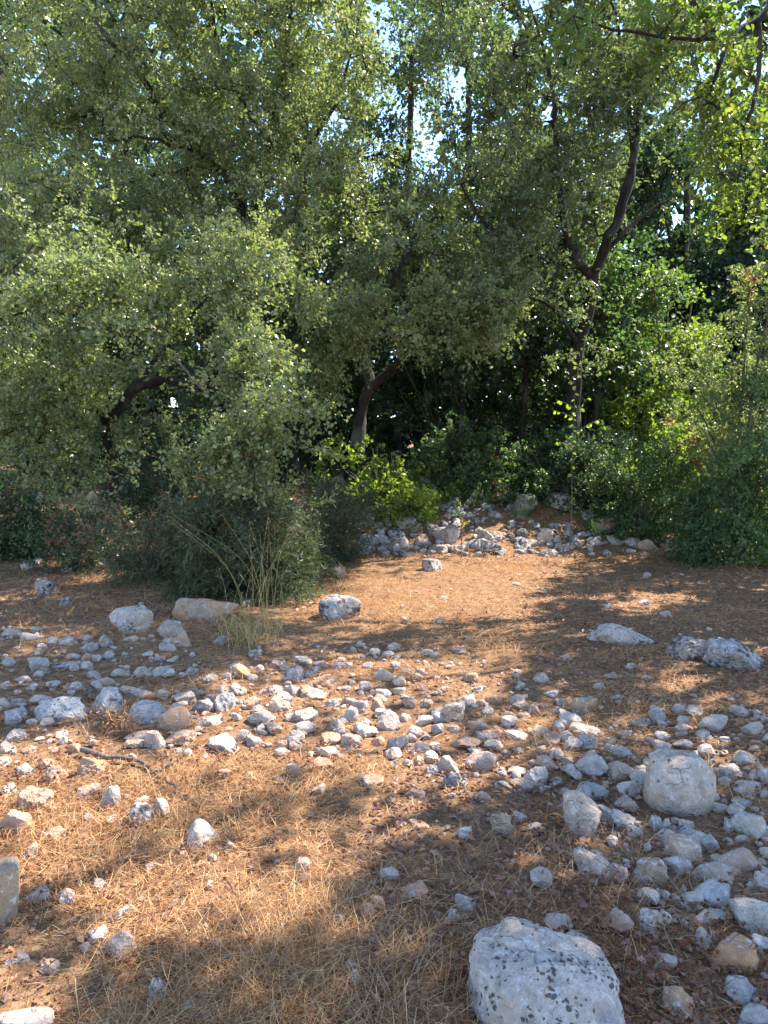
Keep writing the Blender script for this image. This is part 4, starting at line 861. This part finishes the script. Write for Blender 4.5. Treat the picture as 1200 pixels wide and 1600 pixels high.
pebbles('stone_heap', 'spill of shaded grey limestone rubble down the bank at the forest edge', hx[hk], hy[hk], rng.uniform(.03, .095, int(hk.sum())), 1, ROCK['dark'], .3)  # darker stone material stands in for the shade over the heap
x, y = scatter(7000, 2.2, 12.2, .5); st = zone(x, y, STONY); hp = zone(x, y, HEAP); k = (rng.uniform(0, 1, len(x)) < np.where(hp, .7, np.where(st, .26, .012))) & clear(x, y, .9); x, y = x[k], y[k]
sz = (.010 + .032 * rng.uniform(0, 1, len(x)) ** 1.6) * (1 + .06 * y)
pebbles('rubble', 'loose small limestone rubble filling between the larger stones', x, y, sz, 1, ROCK['pale'], .3)
# straw mat
def blades(x, y, length, width, lie, lift, segs=3, bend=.5):
    n = len(x); az = rng.uniform(0, 2 * math.pi, n); h = np.stack([np.cos(az), np.sin(az), np.zeros(n)], 1); sd = np.stack([-np.sin(az), np.cos(az), np.zeros(n)], 1)
    base = np.stack([x, y, gz(x, y) + lift], 1); rows = []
    cv = rng.normal(0, bend, n)
    for j in range(segs + 1):
        t = j / segs; up = length * (np.sin(lie) * t - (.5 * np.sin(lie) + .06) * t * t * rng.uniform(.4, 1.2, n)); fw = length * np.cos(lie) * t
        c = base + h * fw[:, None] + sd * (cv * length * t * t)[:, None] + np.array([0, 0, 1.0]) * up[:, None]
        w = width * (1 - .75 * t) * .5; tw = (sd * np.cos(t + cv)[:, None] + np.array([0, 0, 1.0]) * np.sin(t + cv)[:, None] * .7)
        rows += [c - tw * w[:, None], c + tw * w[:, None]]
    V = np.stack(rows, 1); m = 2 * (segs + 1)
    f = np.array([[2 * j, 2 * j + 1, 2 * j + 3, 2 * j + 2] for j in range(segs)])
    return V.reshape(-1, 3), (f[None] + (np.arange(n) * m)[:, None, None]).reshape(-1, 4)
x, y = scatter(185000, 1.5, 11.8); st, lt = zone(x, y, STONY), zone(x, y, LITTERY)
patch = np.sin(2.3 * x + 1.1 * y) + np.sin(3.7 * y - 1.9 * x + 1) + .8 * np.sin(6.1 * x + 5.3 * y)
p = np.clip(np.where(st, .30, np.where(lt, .42, 1.0)) * (.78 + .36 * patch), .06, 1); k = (rng.uniform(0, 1, len(x)) < p) & clear(x, y, .6); x, y = x[k], y[k]; n = len(x)
tall = (np.sin(2.3 * x + 1.1 * y) + np.sin(3.7 * y - 1.9 * x + 1) > .7)
Vb, Fb = blades(x, y, rng.uniform(.02, .08, n) * (1 + .6 * tall) * (1 + .05 * y), rng.uniform(.0011, .0025, n) * (1 + .17 * y), rng.uniform(.05, .75, n) + .25 * tall, rng.uniform(0, .02, n), 2, .8)
tag(build('dry_grass', Vb, Fb, LEAF['straw']), 'mat of dry golden straw covering the clearing', 'grass', kind='stuff')
# standing tufts of dry stalks
tx, ty = [], []
for (px, py, nn, sp) in [(470, 1530, 620, .2), (420, 1470, 420, .18), (600, 1540, 200, .2), (330, 1500, 160, .2), (560, 1470, 200, .16), (1000, 1030, 90, .12), (995, 1100, 120, .14), (830, 1170, 120, .13), (1100, 1230, 120, .14), (950, 1340, 160, .2), (740, 1400, 200, .25),
                     (700, 870, 260, .5), (600, 868, 220, .4), (830, 868, 120, .4), (80, 960, 260, .5), (250, 950, 200, .3), (30, 900, 160, .4), (180, 1140, 90, .1), (480, 900, 160, .25), (1080, 860, 80, .3), (880, 1390, 140, .2), (1040, 1060, 80, .12), (680, 1560, 200, .25), (120, 1380, 140, .25), (860, 960, 120, .4), (700, 960, 200, .45)]:
    g = ground_at(px, py); tx.append(rng.normal(g[0], sp, nn)); ty.append(rng.normal(g[1], sp, nn))
tx, ty = np.concatenate(tx), np.concatenate(ty); k = clear(tx, ty, .7) & (ty > 1.3); tx, ty = tx[k], ty[k]; n = len(tx)
Vb, Fb = blades(tx, ty, rng.uniform(.07, .22, n), rng.uniform(.0015, .0026, n) * (1 + .08 * ty), rng.uniform(.5, 1.35, n), np.zeros(n), 4, .25)
tag(build('tall_dry_grass', Vb, Fb, LEAF['straw']), 'taller bleached grass stalks standing in loose tufts', 'grass', kind='stuff')
# brown seed heads
x, y = scatter(50000, 1.5, 7.0); lt, st = zone(x, y, LITTERY), zone(x, y, STONY)
p = np.where(st, .12, np.where(y > 5, .2, .75)) * (.55 + .45 * np.sin(1.7 * x - 1.2 * y + 2)); k = (rng.uniform(0, 1, len(x)) < p) & clear(x, y, .8); x, y = x[k], y[k]; n = len(x)
oc = np.array([[1, 0, 0], [0, 1, 0], [-1, 0, 0], [0, -1, 0], [0, 0, 1], [0, 0, -1.0]]); of = np.array([[0, 1, 4], [1, 2, 4], [2, 3, 4], [3, 0, 4], [1, 0, 5], [2, 1, 5], [3, 2, 5], [0, 3, 5]])
s = rng.uniform(.003, .0068, n) * (1 + .08 * y); V = oc[None] * (1 + rng.normal(0, .25, (n, 6, 1))) * s[:, None, None] + np.stack([x, y, gz(x, y) + rng.uniform(.006, .05, n)], 1)[:, None]
tag(build('seed_heads', V.reshape(-1, 3), (of[None] + (np.arange(n) * 6)[:, None, None]).reshape(-1, 3), LEAF['burr']), 'dry reddish brown seed heads caught in the straw', 'weeds', kind='stuff')
# fallen leaves
x, y = scatter(52000, 1.5, 14.0, .66); lt, st = zone(x, y, LITTERY), zone(x, y, STONY)
p = np.where(lt, .9, np.where(st, .28, .16)); p = np.where(y > 9.5, .8, p); k = rng.uniform(0, 1, len(x)) < p; x, y = x[k], y[k]; n = len(x); a = rng.uniform(0, 2 * math.pi, n)
L = rng.uniform(.014, .030, n) * (1 + .09 * y)
V, F = leaves(np.stack([x, y, gz(x, y) + rng.uniform(.003, .022, n)], 1), np.stack([np.cos(a), np.sin(a), rng.normal(0, .35, n)], 1), np.stack([rng.normal(0, .45, n), rng.normal(0, .45, n), np.ones(n)], 1), L, L * rng.uniform(.45, .75, n), T_DIAM)
tag(build('leaf_litter', V, F, LEAF['litter']), 'brown fallen oak leaves littering the shaded ground', 'leaf litter', kind='stuff')

# ------------------------------------------------------------------ single small things
def clump(name, label, px, py, n, hmin, hmax, spread, lean, leaf, w=.004):
    b = ground_at(px, py); o = thing(name, label, 'grass', tuple(b)); r = np.random.default_rng(int(px)); paths = []; hp, ha = [], []
    for i in range(n):
        a = r.uniform(0, 2 * math.pi); H = r.uniform(hmin, hmax); f = np.array([math.cos(a), math.sin(a), 0]) * r.uniform(.05, lean) * H; s = b + np.array([r.normal(0, spread), r.normal(0, spread), 0])
        L = smooth_line([s, s + f * .3 + np.array([0, 0, H * .55]), s + f + np.array([0, 0, H * r.uniform(.85, 1)])], .08); paths.append((L, np.linspace(w * .5, w * .22, len(L)), 3))
        if H > .5 * hmax:
            for q in range(3): hp.append(L[-1 - q] + r.normal(0, .006, 3)); ha.append(nrm(L[-1] - L[-2]) + r.normal(0, .4, 3) + np.array([0, 0, -.3]))
    tag(build('stalks', *tube(paths), LEAF[leaf], o), kind='stuff')
    if hp:
        m = len(hp); V, F = leaves(np.array(hp), np.array(ha), r.normal(0, 1, (m, 3)), np.full(m, .03), np.full(m, .006), T_DIAM); tag(build('spikelets', V, F, LEAF['straw'], o), kind='stuff')
    return o
clump('grass_clump', 'tall clump of green and yellow wild oats before the juniper bush', 385, 1005, 120, .06, .36, .15, 1.1, 'oat')
clump('grass_clump', 'long thin wild oat stalks rising against the dark juniper', 400, 985, 24, .35, 1.1, .18, .9, 'oat', .004)
clump('grass_clump', 'reddish dry weed beside the upright pitted boulder', 190, 1145, 60, .06, .16, .04, .8, 'dead', .004)
g1 = [ground_at(x, y) + np.array([0, 0, .03]) for x, y in ((128, 1180), (165, 1192), (215, 1195), (245, 1215), (285, 1240), (320, 1265))]
stick('fallen_branch', 'crooked fallen branch lying on the sunny straw', g1, .013, DEADW, 8, [[g1[3], ground_at(262, 1202) + np.array([0, 0, .03]), ground_at(302, 1180) + np.array([0, 0, .05])]])
for lab, pts, r0 in (('thin dark twig among the stones where sun meets shade', [(680, 1218), (720, 1232), (742, 1262)], .006), ('short brown twig below the orange flat stone', [(778, 1232), (800, 1245), (824, 1258)], .008),
                     ('long thin straw coloured twig in the shaded leaf litter', [(1000, 1096), (1040, 1097), (1085, 1100)], .005), ('short dry twig on the sunny grass', [(790, 985), (810, 978), (830, 975)], .006),
                     ('grey stub of root standing beside the long lumpy boulder', [(140, 1100), (141, 1088), (139, 1078)], .016)):
    stick('twig', lab, [ground_at(*q) + np.array([0, 0, .025]) for q in pts], r0, DEADW, 6, cat='twig')
print('TRIANGLES', TRIS[0], 'OBJECTS', len(bpy.data.objects))
